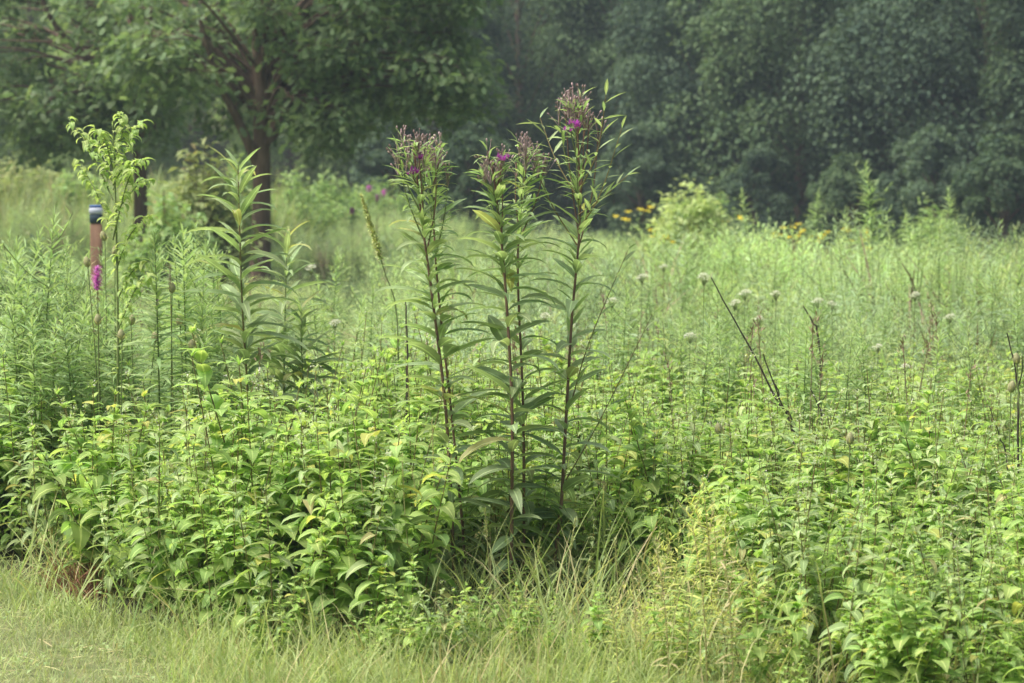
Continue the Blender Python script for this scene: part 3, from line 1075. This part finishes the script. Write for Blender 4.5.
# pale spike by the mauve-headed stalk
o = thing('mullein', (at(392, 330, 12.6)[0], 12.6, 0), 'pale yellow-green flower spike leaning toward the oak trunk', 'wildflower')
base = np.array(o.location)
path = curve([np.zeros(3), at(398, 330, 12.6) - base, at(384, 270, 12.6) - base, at(370, 225, 12.6) - base, at(361, 195, 12.6) - base], 16)
st, sp_ = MB(), MB()
st.add(*_m(tube(path, np.linspace(.005, .002, 16), 5), 'greenstem'))
n = 620
t = U(.55, 1, n)
put(sp_, T_NARROW[0], along(path, t), U(0, 6.3, n), U(-.3, 1.2, n), 0, .036 * np.interp(t, [.6, 1], [1, .5]), U(0, 1, n), 'palespike', 2.6)
st.obj('stem', o)
sp_.obj('flower_spike', o)


# ================================================================== QUEEN ANNE'S LACE
def lace(h, seed, R=.045):
    r = np.random.default_rng(seed)
    st, fl = MB(), MB()
    st.add(*_m(tube(np.array([[0, 0, 0], [.01, 0, h * .5], [0, 0, h - .05]]), [.003, .002, .0018], 4), 'greenstem'))
    for i in range(20):
        a = i * GA
        d = R * math.sqrt((i + .5) / 20)
        c = np.array([cos(a) * d, sin(a) * d, h + .01 - .022 * (d / R) ** 2 + .25 * sin(a + seed) * d])
        st.add(*_m(tube(np.array([[0, 0, h - .05], c]), [.0009, .0007], 3), 'greenstem'))
        n = 10
        q = c + np.stack([*r.normal(0, .006, (2, n)), r.normal(0, .002, n)], 1)
        put(fl, T_TREE, q, r.uniform(0, 6.3, n), r.uniform(-.2, .9, n), 0, r.uniform(.007, .011, n), r.uniform(0, 1, n), 'white')
    return st, fl


LG = 'white umbels scattered over the middle of the meadow'
lp = [lace(1.0, 500 + i, [.027, .036][i % 2]) for i in range(3)]
ls = [(704, 276, 14, 'white flat-topped flower beside the tip of the leaning dark stem'), (745, 292, 15, None), (776, 293, 15, None), (311, 267, 17, 'pale flat-topped flower between the oak trunk and the mauve bud heads'), (818, 300, 15, None), (832, 303, 15.5, None),
      (915, 294, 16, None), (950, 316, 15, None), (878, 346, 13.2, None), (335, 322, 13.5, None), (642, 276, 17, None), (664, 266, 20, None), (735, 302, 14.5, None), (612, 300, 15, None),
      (905, 366, 12.5, None), (545, 315, 14.5, None), (690, 335, 13, None), (760, 318, 14, None)]
made = {}
for c, (px, py, Y, lab) in enumerate(ls):
    p = at(px, py, Y)
    z0 = float(gz(p[0], Y))
    k = c % 3
    s = float(p[2] - z0)
    if k not in made:
        o = thing('wild_carrot', (p[0], Y, z0), lab or 'white lacy flat-topped flower among the meadow plants', 'wildflower', None if lab else LG, float(U(0, 6)))
        lp[k][0].obj('stem', o)
        lp[k][1].obj('flower_head', o)
        o.scale = (s, s, s)
        made[k] = o
    else:
        o = dup(made[k], (p[0], Y, z0), float(U(0, 6)), s, lab or 'white lacy flat-topped flower among the meadow plants')
        if lab:
            if 'group' in o:
                del o['group']
        else:
            o['group'] = LG


# ================================================================== YELLOW FLOWERS
def yellows(h, seed):
    r = np.random.default_rng(seed)
    st, fls = MB(), []
    n = r.integers(3, 6)
    for i in range(n):
        pe, co = MB(), MB()
        e = np.array([r.normal(0, .09), r.normal(0, .09), h - r.uniform(0, .12)])
        st.add(*_m(tube(curve([[0, 0, 0], [e[0] * .3, e[1] * .3, h * .6], e], 6), .004, 4), 'greenstem'))
        a = np.arange(11) * 2 * pi / 11
        put(pe, T_OVATE_LO[0], np.tile(e, (11, 1)), a, r.uniform(-.2, .6, 11), 0, .075, r.uniform(0, 1, 11), 'yellow', .9)
        lathe(co, e, [0, -.3, 1], [(-.005, .008), (.006, .014), (.016, .010), (.02, .002)], 'cone', 6)
        fls.append((pe, co))
    t = r.uniform(.2, .9, 26)
    lf = MB()
    put(lf, T_NARROW[1], np.stack([r.normal(0, .05, 26), r.normal(0, .05, 26), t * h], 1), r.uniform(0, 6.3, 26), r.uniform(0, .8, 26), 0, .14, t, 'mead', 1.6)
    return st, lf, fls


YF = [(685, 222, 42), (680, 219, 43), (692, 223, 41), (671, 238, 36), (652, 227, 40), (737, 216, 44), (780, 231, 38), (787, 223, 40), (800, 233, 38), (806, 229, 40), (810, 236, 37), (817, 231, 39),
      (846, 226, 42), (858, 228, 41), (861, 235, 38), (711, 214, 44), (663, 233, 38), (868, 246, 33), (640, 205, 46), (628, 215, 44)]
yfp = [yellows(1.15, 520 + i) for i in range(4)]
made = {}
for c, (px, py, Y) in enumerate(YF):
    p = at(px, py, Y)
    z0 = float(gz(p[0], Y))
    s = float(p[2] - z0) / 1.15
    k = c % 4
    if k not in made:
        o = thing('coneflower', (p[0], Y, z0), 'small clump of yellow daisy flowers far back before the dark wood', 'wildflower', 'yellow flowers before the dark wood')
        yfp[k][0].obj('stem', o)
        yfp[k][1].obj('foliage', o)
        for pe, co in yfp[k][2]:
            co.obj('flower_cone', pe.obj('flower', o))
        o.scale = (s,) * 3
        made[k] = o
    else:
        dup(made[k], (p[0], Y, z0), float(U(0, 6)), s)

for c, (px, py, Y) in enumerate([(369, 186, 40), (377, 195, 38), (384, 190, 42), (352, 208, 36)]):
    a, b = at(px, py, Y), at(px, py + 6, Y)
    z0 = float(gz(a[0], Y))
    o = thing('loosestrife', (a[0], Y, z0), 'faint mauve flower spike far back between the oak trunk and mauve bud heads', 'wildflower', 'faint mauve spikes far back')
    st, f = MB(), MB()
    st.add(*_m(tube(np.array([[0, 0, 0], [0, 0, a[2] - z0]]), [.006, .003], 4), 'greenstem'))
    n = 90
    put(f, T_TREE, np.stack([NRM(0, .015, n), NRM(0, .015, n), U(b[2] - z0, a[2] - z0, n)], 1), U(0, 6.3, n), U(-.5, 1, n), 0, .035, U(0, 1, n), 'magenta')
    st.obj('stem', o)
    f.obj('flower_spike', o)


# ================================================================== DEAD STALKS
def dead(pts, Y, label, r0=.006, twigs=(), yb=None):
    p = [at(px, py, Y) for px, py in pts]
    b = p[-1] + (p[-1] - p[-2]) / np.linalg.norm(p[-1] - p[-2]) * .1
    zz = float(gz(b[0], Y))
    b = np.array([b[0] + (p[-1][0] - p[-2][0]) * .35, Y, zz])
    path = curve(p + [b], 18)
    path = path + np.cumsum(NRM(0, .0016, path.shape), 0)
    base = path[-1].copy()
    o = thing('dead_stalk', base, label, 'dead stalk')
    mb = MB()
    mb.add(*_m(tube(path - base, np.linspace(r0 * .45, r0, 18), 5), 'deadstem'))
    mb.obj('stem', o)
    if twigs:
        tw = MB()
        for tp in twigs:
            q = curve([at(px, py, Y) - base for px, py in tp], 7)
            tw.add(*_m(tube(q, np.linspace(r0 * .6, r0 * .25, 7), 4), 'deadstem'))
        tw.obj('twig', o)
    return o


dead([(711, 277), (728, 308), (745, 338), (760, 365), (777, 400), (792, 428)], 11.5, 'long dark dead stem leaning out of the thicket', .0065)
dead([(763, 354), (772, 380), (782, 405), (793, 430)], 11.3, 'shorter dark dead stem crossing the long leaning one', .006, [[(772, 380), (779, 392), (778, 400)], [(782, 405), (770, 402), (765, 397)]])
dead([(803, 306), (812, 321), (818, 345)], 13.5, 'dark stub of dead stem past the long leaning stem', .008)
dead([(810, 388), (818, 405), (821, 425)], 11.2, 'thin dark dead twig beside the leaning stems', .005, [[(818, 405), (824, 398), (827, 393)]])
dead([(1007, 333), (1014, 365), (1018, 390), (1018, 432)], 10.6, 'dark forked dead stem behind the pale fuzzy teasel head', .006, [[(1018, 388), (1022, 372), (1022, 355)]])
dead([(989, 407), (1000, 440), (1006, 460)], 10.2, 'thin bent dead twig beside the pale fuzzy teasel head', .004)
dead([(405, 300), (407, 340), (406, 360)], 11.2, 'thin dark dead stem behind the stalk leaning toward the oaks', .006)

# reddish dead weeds by the lawn
for c, (px, py) in enumerate([(62, 590), (80, 598), (95, 590), (72, 604)]):
    Y = 10.35 - .12 * c
    p = at(px, py, Y)
    o = thing('dead_weed', (p[0], Y, 0), 'matted reddish brown dead weed at the lawn edge', 'dead weed', 'reddish dead weeds at the lawn edge')
    b = build_tuft(700 + c, 80, .2, 'rust', .05, 1.2, .8)
    st = MB()
    for i in range(8):
        a = U(0, 6.3)
        st.add(*_m(tube(curve([[0, 0, 0], [cos(a) * .05, sin(a) * .05, U(.05, .14)], [cos(a) * .14, sin(a) * .14, U(.03, .2)]], 6), .0016, 3), 'rust'))
    st.obj('stem', o)
    b.obj('foliage', o)

# bent seeding grass stalk over the lawn edge, and other single stalks
def grass_stalk(pts, Y, label, group=None, head=True, r0=.0028, mat='straw', yd=0.0):
    n_ = len(pts)
    p = [at(px, py, Y + yd * i / (n_ - 1)) for i, (px, py) in enumerate(pts)]
    p[-1][2] = 0.0 if pts[-1][1] > 560 else p[-1][2]
    base = np.array([p[-1][0], p[-1][1], 0.0])
    path = curve(p, 16) - base
    o = thing('grass_stalk', base, label, 'grass', group)
    st, hd = MB(), MB()
    st.add(*_m(tube(path, np.linspace(.0013, r0, 16), 4), mat))
    st.obj('stem', o)
    if head:
        n = 90
        t = U(0, .24, n)
        d = path[0] - path[3]
        put(hd, T_NARROW[0], along(path, t), math.atan2(d[1], d[0]) + NRM(0, .35, n), math.atan2(d[2], np.hypot(d[0], d[1])) + NRM(0, .3, n), 0, U(.012, .022, n), U(0, 1, n), mat if mat != 'straw' else 'palespike', 1.6)
        hd.obj('seed_head', o)
    return o


grass_stalk([(150, 588), (185, 590), (222, 597), (270, 618), (310, 645), (345, 676)], 9.0, 'long seeding grass stalk arching low over the lawn edge', None, True, .004, 'grass', -.35)
GS = 'thin straw stalks at the foot of the purple-stemmed clump'
for c, (a, b) in enumerate([((402, 455), (425, 632)), ((432, 420), (442, 625)), ((395, 480), (402, 632)), ((485, 510), (492, 640)), ((540, 540), (532, 640)), ((590, 560), (560, 650)), ((615, 540), (622, 650)),
                            ((255, 490), (272, 640)), ((318, 560), (322, 640)), ((660, 530), (650, 660)), ((412, 470), (440, 640)), ((575, 520), (566, 640)), ((372, 560), (380, 640)), ((690, 520), (700, 670)), ((745, 560), (742, 690)), ((765, 540), (775, 700))]):
    grass_stalk([a, ((a[0] + b[0]) / 2 + float(U(-8, 2)), (a[1] + b[1]) / 2), b], 9.2 + float(U(-.15, .15)), 'thin upright straw stalk rising from the rough grass along the meadow edge', GS, True, .0022)

# small white flowers over the thicket near the left end
WG = 'tiny white flowers over the oval-leaved plants near the lawn corner'
made = None
for c in range(14):
    px, py, Y = float(U(60, 115)), float(U(452, 500)), float(U(10.6, 11.4))
    p = at(px, py, Y)
    if made is None:
        o = thing('fleabane', (p[0], Y, 0), 'tiny white flower above the oval leaves near the lawn corner', 'wildflower', WG)
        st, fl = MB(), MB()
        st.add(*_m(tube(np.array([[0, 0, 0], [.01, 0, .5], [0, 0, 1]]), [.003, .002, .002], 3), 'greenstem'))
        put(fl, T_NARROW[0], np.tile([0, 0, 1.0], (12, 1)), np.arange(12) * .52, .3, 0, .022, .7, 'white', 2.6)
        st.obj('stem', o)
        fl.obj('petals', o)
        made = o
        o.scale = (1, 1, float(p[2]))
    else:
        o = dup(made, (p[0], Y, 0), float(U(0, 6)), 1.0)
        o.scale = (1, 1, float(p[2]))


# ================================================================== MARKER POST
p = at(96, 205, 22)
z0 = float(gz(p[0], 22))
hp = float(p[2] - z0)
o = thing('marker_post', (p[0], 22, z0), 'brown wooden trail marker post with a blue and white sign band at its top', 'marker post', None, .12)


def box(mb, c, s, mat, bev=0.006):
    """box with chamfered vertical and top edges"""
    x, y, z = s[0] / 2, s[1] / 2, s[2] / 2
    ring = lambda i, zz: [[-x + i, -y + bev + i, zz], [-x + bev + i, -y + i, zz], [x - bev - i, -y + i, zz], [x - i, -y + bev + i, zz], [x - i, y - bev - i, zz], [x - bev - i, y - i, zz], [-x + bev + i, y - i, zz], [-x + i, y - bev - i, zz]]
    v = np.array(ring(bev, -z) + ring(0, -z + bev) + ring(0, z - bev) + ring(bev, z)) + np.array(c)
    q = []
    for r_ in range(3):
        for j in range(8):
            q.append([r_ * 8 + j, r_ * 8 + (j + 1) % 8, r_ * 8 + 8 + (j + 1) % 8, r_ * 8 + 8 + j])
    for b in (0, 24):
        f = [[b, b + 1, b + 2, b + 3], [b, b + 3, b + 4, b + 7], [b + 4, b + 5, b + 6, b + 7]]
        q += [list(reversed(t)) for t in f] if b == 0 else f
    mb.add(v, q, mat)


b = MB()
box(b, (0, 0, (hp - .17) / 2), (.105, .105, hp - .17), 'postwood', .005)
b.obj('shaft', o)
b = MB()
box(b, (0, 0, hp - .125), (.113, .113, .09 - .002), 'darkband', .008)
box(b, (0, 0, hp - .012), (.113, .113, .024), 'blue', .006)
cap = b.obj('cap', o)
b = MB()
box(b, (0, 0, hp - .053), (.117, .117, .058), 'pale', .006)
b.obj('sign_face', o)


# ================================================================== TREES
def trunk_path(base, pts, k=14):
    return curve([base] + pts, k)


def oak_tree(name_label, base, top, r0, clumps, seed, limbs, per=150, leaf_s=.155):
    r = np.random.default_rng(seed)
    o = thing('oak_tree', base, name_label, 'tree')
    base = np.asarray(base, float)
    tr, cr = MB(), MB()
    path = curve([[0, 0, -.1], [0, 0, .3], (np.array(top) - base) * .4 + [.05, 0, 0], np.array(top) - base], 18)
    rad = np.linspace(r0, r0 * .42, 18)
    rad[0] *= 1.5
    rad[1] *= 1.2
    tr.add(*_m(tube(path, rad, 12), 'bark'))
    for lb in limbs:
        q = curve([np.array(t) - base for t in lb[0]], 12)
        tr.add(*_m(tube(q, np.linspace(lb[1], lb[1] * .35, 12), 8), 'bark'))
    for c in clumps:
        c = np.asarray(c[:3]) - base
        rc = r.uniform(.34, .56)
        # the branch that carries it
        zb = np.clip(.6 * c[2] + .7, 2.0, path[-1][2] * .92)
        t0 = float(np.interp(zb, path[:, 2], np.linspace(0, 1, len(path))))
        b0 = along(path, np.array([t0]))[0]
        mid = b0 * .45 + c * .55 + np.array([0, 0, .35])
        bp = curve([b0, mid, c], 8)
        tr.add(*_m(tube(bp, np.linspace(.03, .008, 8), 4), 'bark'))
        tw = []
        nt_ = 11
        for i in range(nt_):
            d = r.normal(0, 1, 3)
            d /= np.linalg.norm(d)
            d[2] = d[2] * .6 - .28
            e = c + d * rc * r.uniform(.7, 1.3)
            tr.add(*_m(tube(np.array([c, (c + e) / 2 + [0, 0, .05], e]), [.008, .005, .003], 3), 'bark'))
            tw.append(e)
            n = per // nt_
            P = e + r.normal(0, .15, (n, 3)) * [1, 1, .7]
            az = math.atan2(d[1], d[0]) + r.normal(0, 1.1, n)
            put(cr, T_OAK, P, az, r.uniform(-1.0, .3, n), r.normal(0, .45, n), leaf_s * r.uniform(.7, 1.2, n), r.uniform(.1, .7) + r.uniform(-.2, .3, n), 'oakleaf')
    tr.obj('trunk', o)
    cr.obj('crown', o)
    return o


def clumps_from(pxs, Y, depth, r, upper, n_up, cx, R, zmin, zmax):
    """lower crown clumps surveyed from the picture, spread in depth, then the crown above the frame"""
    out = []
    for (x0, x1, y0, y1, n) in pxs:
        for _ in range(n):
            out.append(at(r.uniform(x0, x1), r.uniform(y0, y1), Y + r.uniform(-depth, depth)))
    for _ in range(n_up):
        a = r.uniform(0, 2 * pi)
        z = r.uniform(zmin, zmax)
        rr = R * math.sqrt(max(0, 1 - ((z - zmin) / (zmax - zmin + .01)) ** 2)) * math.sqrt(r.uniform(.1, 1))
        out.append(np.array([cx + cos(a) * rr, Y + sin(a) * rr, z]))
    return out


r = np.random.default_rng(61)
Y1 = 36.0
x1 = at(260, 265, Y1)[0]
cl = clumps_from([(215, 345, 70, 110, 9), (300, 340, 105, 132, 5), (335, 462, 40, 96, 17), (150, 350, -20, 75, 23), (350, 465, -50, 40, 22), (120, 190, 30, 85, 9), (420, 475, 70, 98, 4)],
                 Y1, 1.5, r, None, 30, x1, 3.7, 4.2, 8.5)
oak_tree('dark oak with a stout bare lower trunk behind the tall flowerless stalk', (x1, Y1, float(gz(x1, Y1))), at(255, -90, Y1), .205, cl, 62,
         [([at(258, 165, Y1), at(238, 120, Y1 - .3), at(218, 80, Y1 - .6), at(200, 20, Y1 - 1)], .085), ([at(262, 150, Y1), at(300, 90, Y1 - .5), at(360, 40, Y1 - .8)], .06),
          ([at(260, 120, Y1), at(290, 40, Y1 + .6), at(320, -60, Y1 + 1)], .06)])
r = np.random.default_rng(63)
Y2 = 39.0
x2 = at(141, 260, Y2)[0]
cl = clumps_from([(0, 150, 80, 118, 10), (30, 85, 110, 138, 7), (-60, 60, 60, 110, 9), (60, 165, 50, 90, 8), (-100, 130, 10, 60, 8), (-100, 200, -60, 10, 9), (120, 160, 108, 140, 4)],
                 Y2, 1.5, r, None, 20, x2 - .6, 3.9, 4.6, 8.5)
oak_tree('dark oak with several spreading limbs and a slimmer trunk beyond the marker post', (x2, Y2, float(gz(x2, Y2))), at(128, -120, Y2), .16, cl, 64,
         [([at(140, 120, Y2), at(122, 60, Y2 - .8), at(100, -20, Y2 - 1.2)], .10), ([at(140, 110, Y2), at(90, 60, Y2 - .5), at(55, 25, Y2 - .8), at(30, -30, Y2 - 1)], .08),
          ([at(140, 90, Y2), at(150, 40, Y2 - 1), at(148, -40, Y2 - 1.2)], .07), ([at(140, 60, Y2), at(70, 44, Y2 - 1.5), at(0, 40, Y2 - 2)], .03)])


def wood_tree(seed, H_, R_, mat, nclump=95, per=170, ls=.2, z0=.3):
    r = np.random.default_rng(seed)
    tr, cr = MB(), MB()
    path = curve([[0, 0, -.1], [r.normal(0, .15), r.normal(0, .15), H_ * .4], [r.normal(0, .3), r.normal(0, .3), H_ * .9]], 12)
    tr.add(*_m(tube(path, np.linspace(.2, .04, 12), 8), 'bark'))
    lob = r.uniform(0, 6.3, 4)
    for i in range(nclump):
        t = r.uniform(0, 1) ** .85
        z = z0 + t * (H_ - z0)
        a = r.uniform(0, 2 * pi)
        prof = math.sin(pi * min(1, .22 + .76 * t)) ** .7
        rr = R_ * prof * (.75 + .25 * math.sin(2 * a + lob[0]) * math.sin(3 * a + lob[1] + 4 * t)) * math.sqrt(r.uniform(.35, 1))
        c = np.array([cos(a) * rr, sin(a) * rr, z])
        if i % 3 == 0:
            b0 = along(path, np.array([max(.1, min(.95, t * .8))]))[0]
            tr.add(*_m(tube(curve([b0, (b0 + c) / 2 + [0, 0, .15], c], 6), np.linspace(.05, .015, 6), 4), 'bark'))
        rc = r.uniform(.4, 1.35) * R_ / 3
        rc *= 1.0 if H_ > 6 else .55
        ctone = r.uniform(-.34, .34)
        out = np.array([cos(a) * .75, sin(a) * .75, .6])
        d = r.normal(0, 1, (per, 3))
        d /= np.linalg.norm(d, axis=1)[:, None]
        d = d + out * .55
        d /= np.linalg.norm(d, axis=1)[:, None]
        P = c + d * rc * r.uniform(.7, 1.1, per)[:, None] * [1.0, 1.0, .95]
        az = np.arctan2(d[:, 1], d[:, 0]) + r.normal(0, .7, per)
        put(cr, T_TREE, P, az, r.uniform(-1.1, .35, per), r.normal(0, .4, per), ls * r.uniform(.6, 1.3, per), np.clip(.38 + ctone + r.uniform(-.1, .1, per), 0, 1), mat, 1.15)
    return tr, cr


WV = {}
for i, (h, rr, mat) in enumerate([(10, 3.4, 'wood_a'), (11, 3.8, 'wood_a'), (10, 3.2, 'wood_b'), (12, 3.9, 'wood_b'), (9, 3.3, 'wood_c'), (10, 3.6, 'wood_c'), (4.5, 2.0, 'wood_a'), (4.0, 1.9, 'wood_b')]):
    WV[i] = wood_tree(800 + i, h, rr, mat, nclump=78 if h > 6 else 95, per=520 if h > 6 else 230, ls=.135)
wp = {}


def wood(k, px, Y, s, label, group=None):
    x = (px - 512) / F * Y
    loc = (x, Y, float(gz(x, Y)))
    if k not in wp:
        o = thing('woodland_tree', loc, label, 'tree', group, float(U(0, 6.3)))
        WV[k][0].obj('trunk', o)
        WV[k][1].obj('crown', o)
        o.scale = (s, s, s)
        wp[k] = o
        return o
    o = dup(wp[k], loc, float(U(0, 6.3)), s, label, None)
    if 'group' in o:
        del o['group']
    if group:
        o['group'] = group
    return o


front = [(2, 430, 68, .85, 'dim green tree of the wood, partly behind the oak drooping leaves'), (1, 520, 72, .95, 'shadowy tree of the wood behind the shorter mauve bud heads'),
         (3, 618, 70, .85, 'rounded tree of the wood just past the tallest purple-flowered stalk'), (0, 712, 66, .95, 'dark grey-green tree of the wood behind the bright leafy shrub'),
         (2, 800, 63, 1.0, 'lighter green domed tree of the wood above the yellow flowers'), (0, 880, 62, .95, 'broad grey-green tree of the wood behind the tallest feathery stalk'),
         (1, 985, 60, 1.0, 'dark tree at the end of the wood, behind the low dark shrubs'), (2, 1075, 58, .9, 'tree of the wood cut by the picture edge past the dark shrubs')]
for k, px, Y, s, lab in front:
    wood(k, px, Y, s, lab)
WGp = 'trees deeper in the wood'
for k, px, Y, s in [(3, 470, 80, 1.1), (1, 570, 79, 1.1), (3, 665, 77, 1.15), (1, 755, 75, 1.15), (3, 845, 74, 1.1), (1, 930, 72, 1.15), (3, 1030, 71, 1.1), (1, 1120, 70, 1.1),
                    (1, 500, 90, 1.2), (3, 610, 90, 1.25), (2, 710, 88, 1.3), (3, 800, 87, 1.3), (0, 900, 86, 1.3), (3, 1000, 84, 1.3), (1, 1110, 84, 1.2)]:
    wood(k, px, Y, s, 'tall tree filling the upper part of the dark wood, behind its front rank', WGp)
LGp = 'pale trees behind the oaks'
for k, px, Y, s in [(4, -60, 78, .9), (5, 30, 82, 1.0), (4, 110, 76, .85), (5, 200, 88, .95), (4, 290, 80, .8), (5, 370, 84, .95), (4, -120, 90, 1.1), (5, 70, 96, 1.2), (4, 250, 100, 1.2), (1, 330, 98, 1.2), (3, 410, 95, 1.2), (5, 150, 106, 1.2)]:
    wood(k, px, Y, s, 'pale sunlit-coloured tree glimpsed through the crowns of the two oaks', LGp)
for k, px, Y, s, lab in [(6, 930, 56, .7, 'low dark shrub at the foot of the wood past the tallest feathery stalk'), (7, 1005, 54, .75, 'low green shrub at the foot of the wood by the picture edge'),
                         (6, 760, 60, .6, 'low grey-green shrub at the foot of the wood above the yellow flowers'), (7, 470, 60, .8, 'low shrub at the wood foot behind the mauve bud heads'),
                         (6, 400, 60, .7, 'low dark shrub at the wood foot left of the mauve bud heads'), (7, 850, 59, .65, 'low green shrub at the wood foot behind the feathery stalk'),
                         (6, 640, 62, .7, 'low dark shrub at the wood foot beside the bright leafy shrub')]:
    wood(k, px, Y, s, lab)['category'] = 'shrub'


def shrub(px, pyt, Y, R_, label, mat='shrub', seed=0, ls=.09, n=34, per=60):
    """many upright arching stems, each leafy for its upper two thirds"""
    p = at(px, pyt, Y)
    z0 = float(gz(p[0], Y))
    h = float(p[2] - z0)
    r = np.random.default_rng(seed)
    st, fo = MB(), MB()
    for i in range(n):
        a = r.uniform(0, 2 * pi)
        rr = R_ * math.sqrt(r.uniform(0, 1))
        hh = h * (1.0 - .55 * (rr / R_) ** 1.5) * r.uniform(.72, 1.0)
        e = np.array([cos(a) * rr, sin(a) * rr, hh])
        bp = curve([[cos(a) * .05, sin(a) * .05, -.05], e * [.55, .55, .5], e], 8)
        st.add(*_m(tube(bp, np.linspace(.012, .003, 8), 4), 'redstem'))
        t = r.uniform(.25, 1.02, per)
        P = along(bp, t) + r.normal(0, .05 + .03 * R_, (per, 3))
        put(fo, T_OVATE_LO[0] if ls > .1 else T_ROD[0], P, r.uniform(0, 6.3, per), r.uniform(-.5, .9, per), r.normal(0, .4, per), ls * r.uniform(.6, 1.2, per), t * .6 + r.uniform(-.1, .4, per), mat, 1.0 if ls > .1 else 2.6)
    o = thing('shrub', (p[0], Y, z0), label, 'shrub')
    st.obj('stem', o)
    fo.obj('foliage', o)
    return o


shrub(690, 172, 40, .85, 'bright yellow-green leafy shrub standing before the dark wood', 'mead_pale', 901, .16, 70, 80)
shrub(716, 180, 43, .45, 'narrow pale shrub touching the bright leafy one', 'shrub', 902, .13, 40, 60)
shrub(200, 135, 33, .75, 'feathery olive shrub between the two oak trunks', 'reed', 903, .17, 60, 80)
shrub(172, 165, 31, .6, 'smaller olive shrub beside the slimmer oak trunk', 'shrub', 904, .16, 46, 70)
shrub(232, 150, 44, .8, 'olive shrub just behind the stout oak trunk', 'shrub', 905, .16, 46, 70)
shrub(30, 232, 25, .55, 'low dark shrub beside the marker post', 'wood_b', 906, .13, 46, 70)
shrub(330, 170, 56, 1.1, 'pale green shrub on the rise beyond the stout oak', 'shrub', 907, .16, 60, 70)
shrub(380, 172, 58, 1.2, 'light green shrub on the rise behind the mauve bud heads', 'shrub', 908, .16, 60, 70)
shrub(930, 196, 44, .8, 'bright green shrub near the foot of the wood below the feathery stalk', 'shrub', 909, .15, 50, 70)

shrub(20, 150, 52, 1.3, 'olive shrub on the rise beyond the marker post, nearest the picture edge', 'reed', 911, .16, 60, 70)
shrub(85, 158, 50, 1.0, 'low olive shrub on the rise directly above the marker post', 'shrub', 912, .16, 50, 70)
shrub(300, 160, 50, 1.0, 'pale shrub on the rise just past the stout oak trunk', 'shrub', 913, .15, 50, 70)

# ================================================================== LIGHT
SUN_EL, SUN_AZ = radians(60), radians(-100)         # azimuth from +Y, clockwise
world = bpy.data.worlds.new('World')
sc.world = world
world.use_nodes = True
nt = world.node_tree
bg = nt.nodes['Background']
sky = nt.nodes.new('ShaderNodeTexSky')
sky.sky_type = 'NISHITA'
sky.sun_disc = False
sky.sun_elevation = SUN_EL
sky.sun_rotation = SUN_AZ
sky.dust_density = 10.0
sky.air_density = 1.6
nt.links.new(sky.outputs[0], bg.inputs[0])
bg.inputs[1].default_value = 0.15
sl = bpy.data.lights.new('sun', 'SUN')
sl.energy = 5.0
sl.angle = radians(38)
sl.color = (1.0, 0.99, 0.975)
so = bpy.data.objects.new('sun', sl)
COL.objects.link(so)
from mathutils import Vector
d = Vector((sin(SUN_AZ) * cos(SUN_EL), cos(SUN_AZ) * cos(SUN_EL), sin(SUN_EL)))
so.rotation_euler = d.to_track_quat('Z', 'Y').to_euler()

hm, hnt = new_mat('haze')
hv = N(hnt, 'ShaderNodeVolumeScatter')
hv.inputs['Color'].default_value = (0.66, 0.79, 1.0, 1)
hv.inputs['Density'].default_value = 0.0010
hv.inputs['Anisotropy'].default_value = 0.2
ho = N(hnt, 'ShaderNodeOutputMaterial')
hnt.links.new(hv.outputs[0], ho.inputs['Volume'])
hb = MB()
hx, hy0, hy1, hz0, hz1 = 90, -12, 170, -2, 26
hvv = [[sx * hx, yy, zz] for zz in (hz0, hz1) for sx, yy in ((-1, hy0), (1, hy0), (1, hy1), (-1, hy1))]
hb.add(hvv, [[0, 3, 2, 1], [4, 5, 6, 7], [0, 1, 5, 4], [1, 2, 6, 5], [2, 3, 7, 6], [3, 0, 4, 7]], 'soil')
haze = hb.obj('haze', kind='structure')
haze.data.materials.clear()
haze.data.materials.append(hm)
sc.cycles.volume_bounces = 1

sc.view_settings.view_transform = 'Standard'
sc.view_settings.look = 'None'
sc.view_settings.exposure = 0
sc.cycles.use_denoising = True
sc.cycles.max_bounces = 6
sc.cycles.diffuse_bounces = 4
sc.cycles.transmission_bounces = 4
sc.cycles.transparent_max_bounces = 4
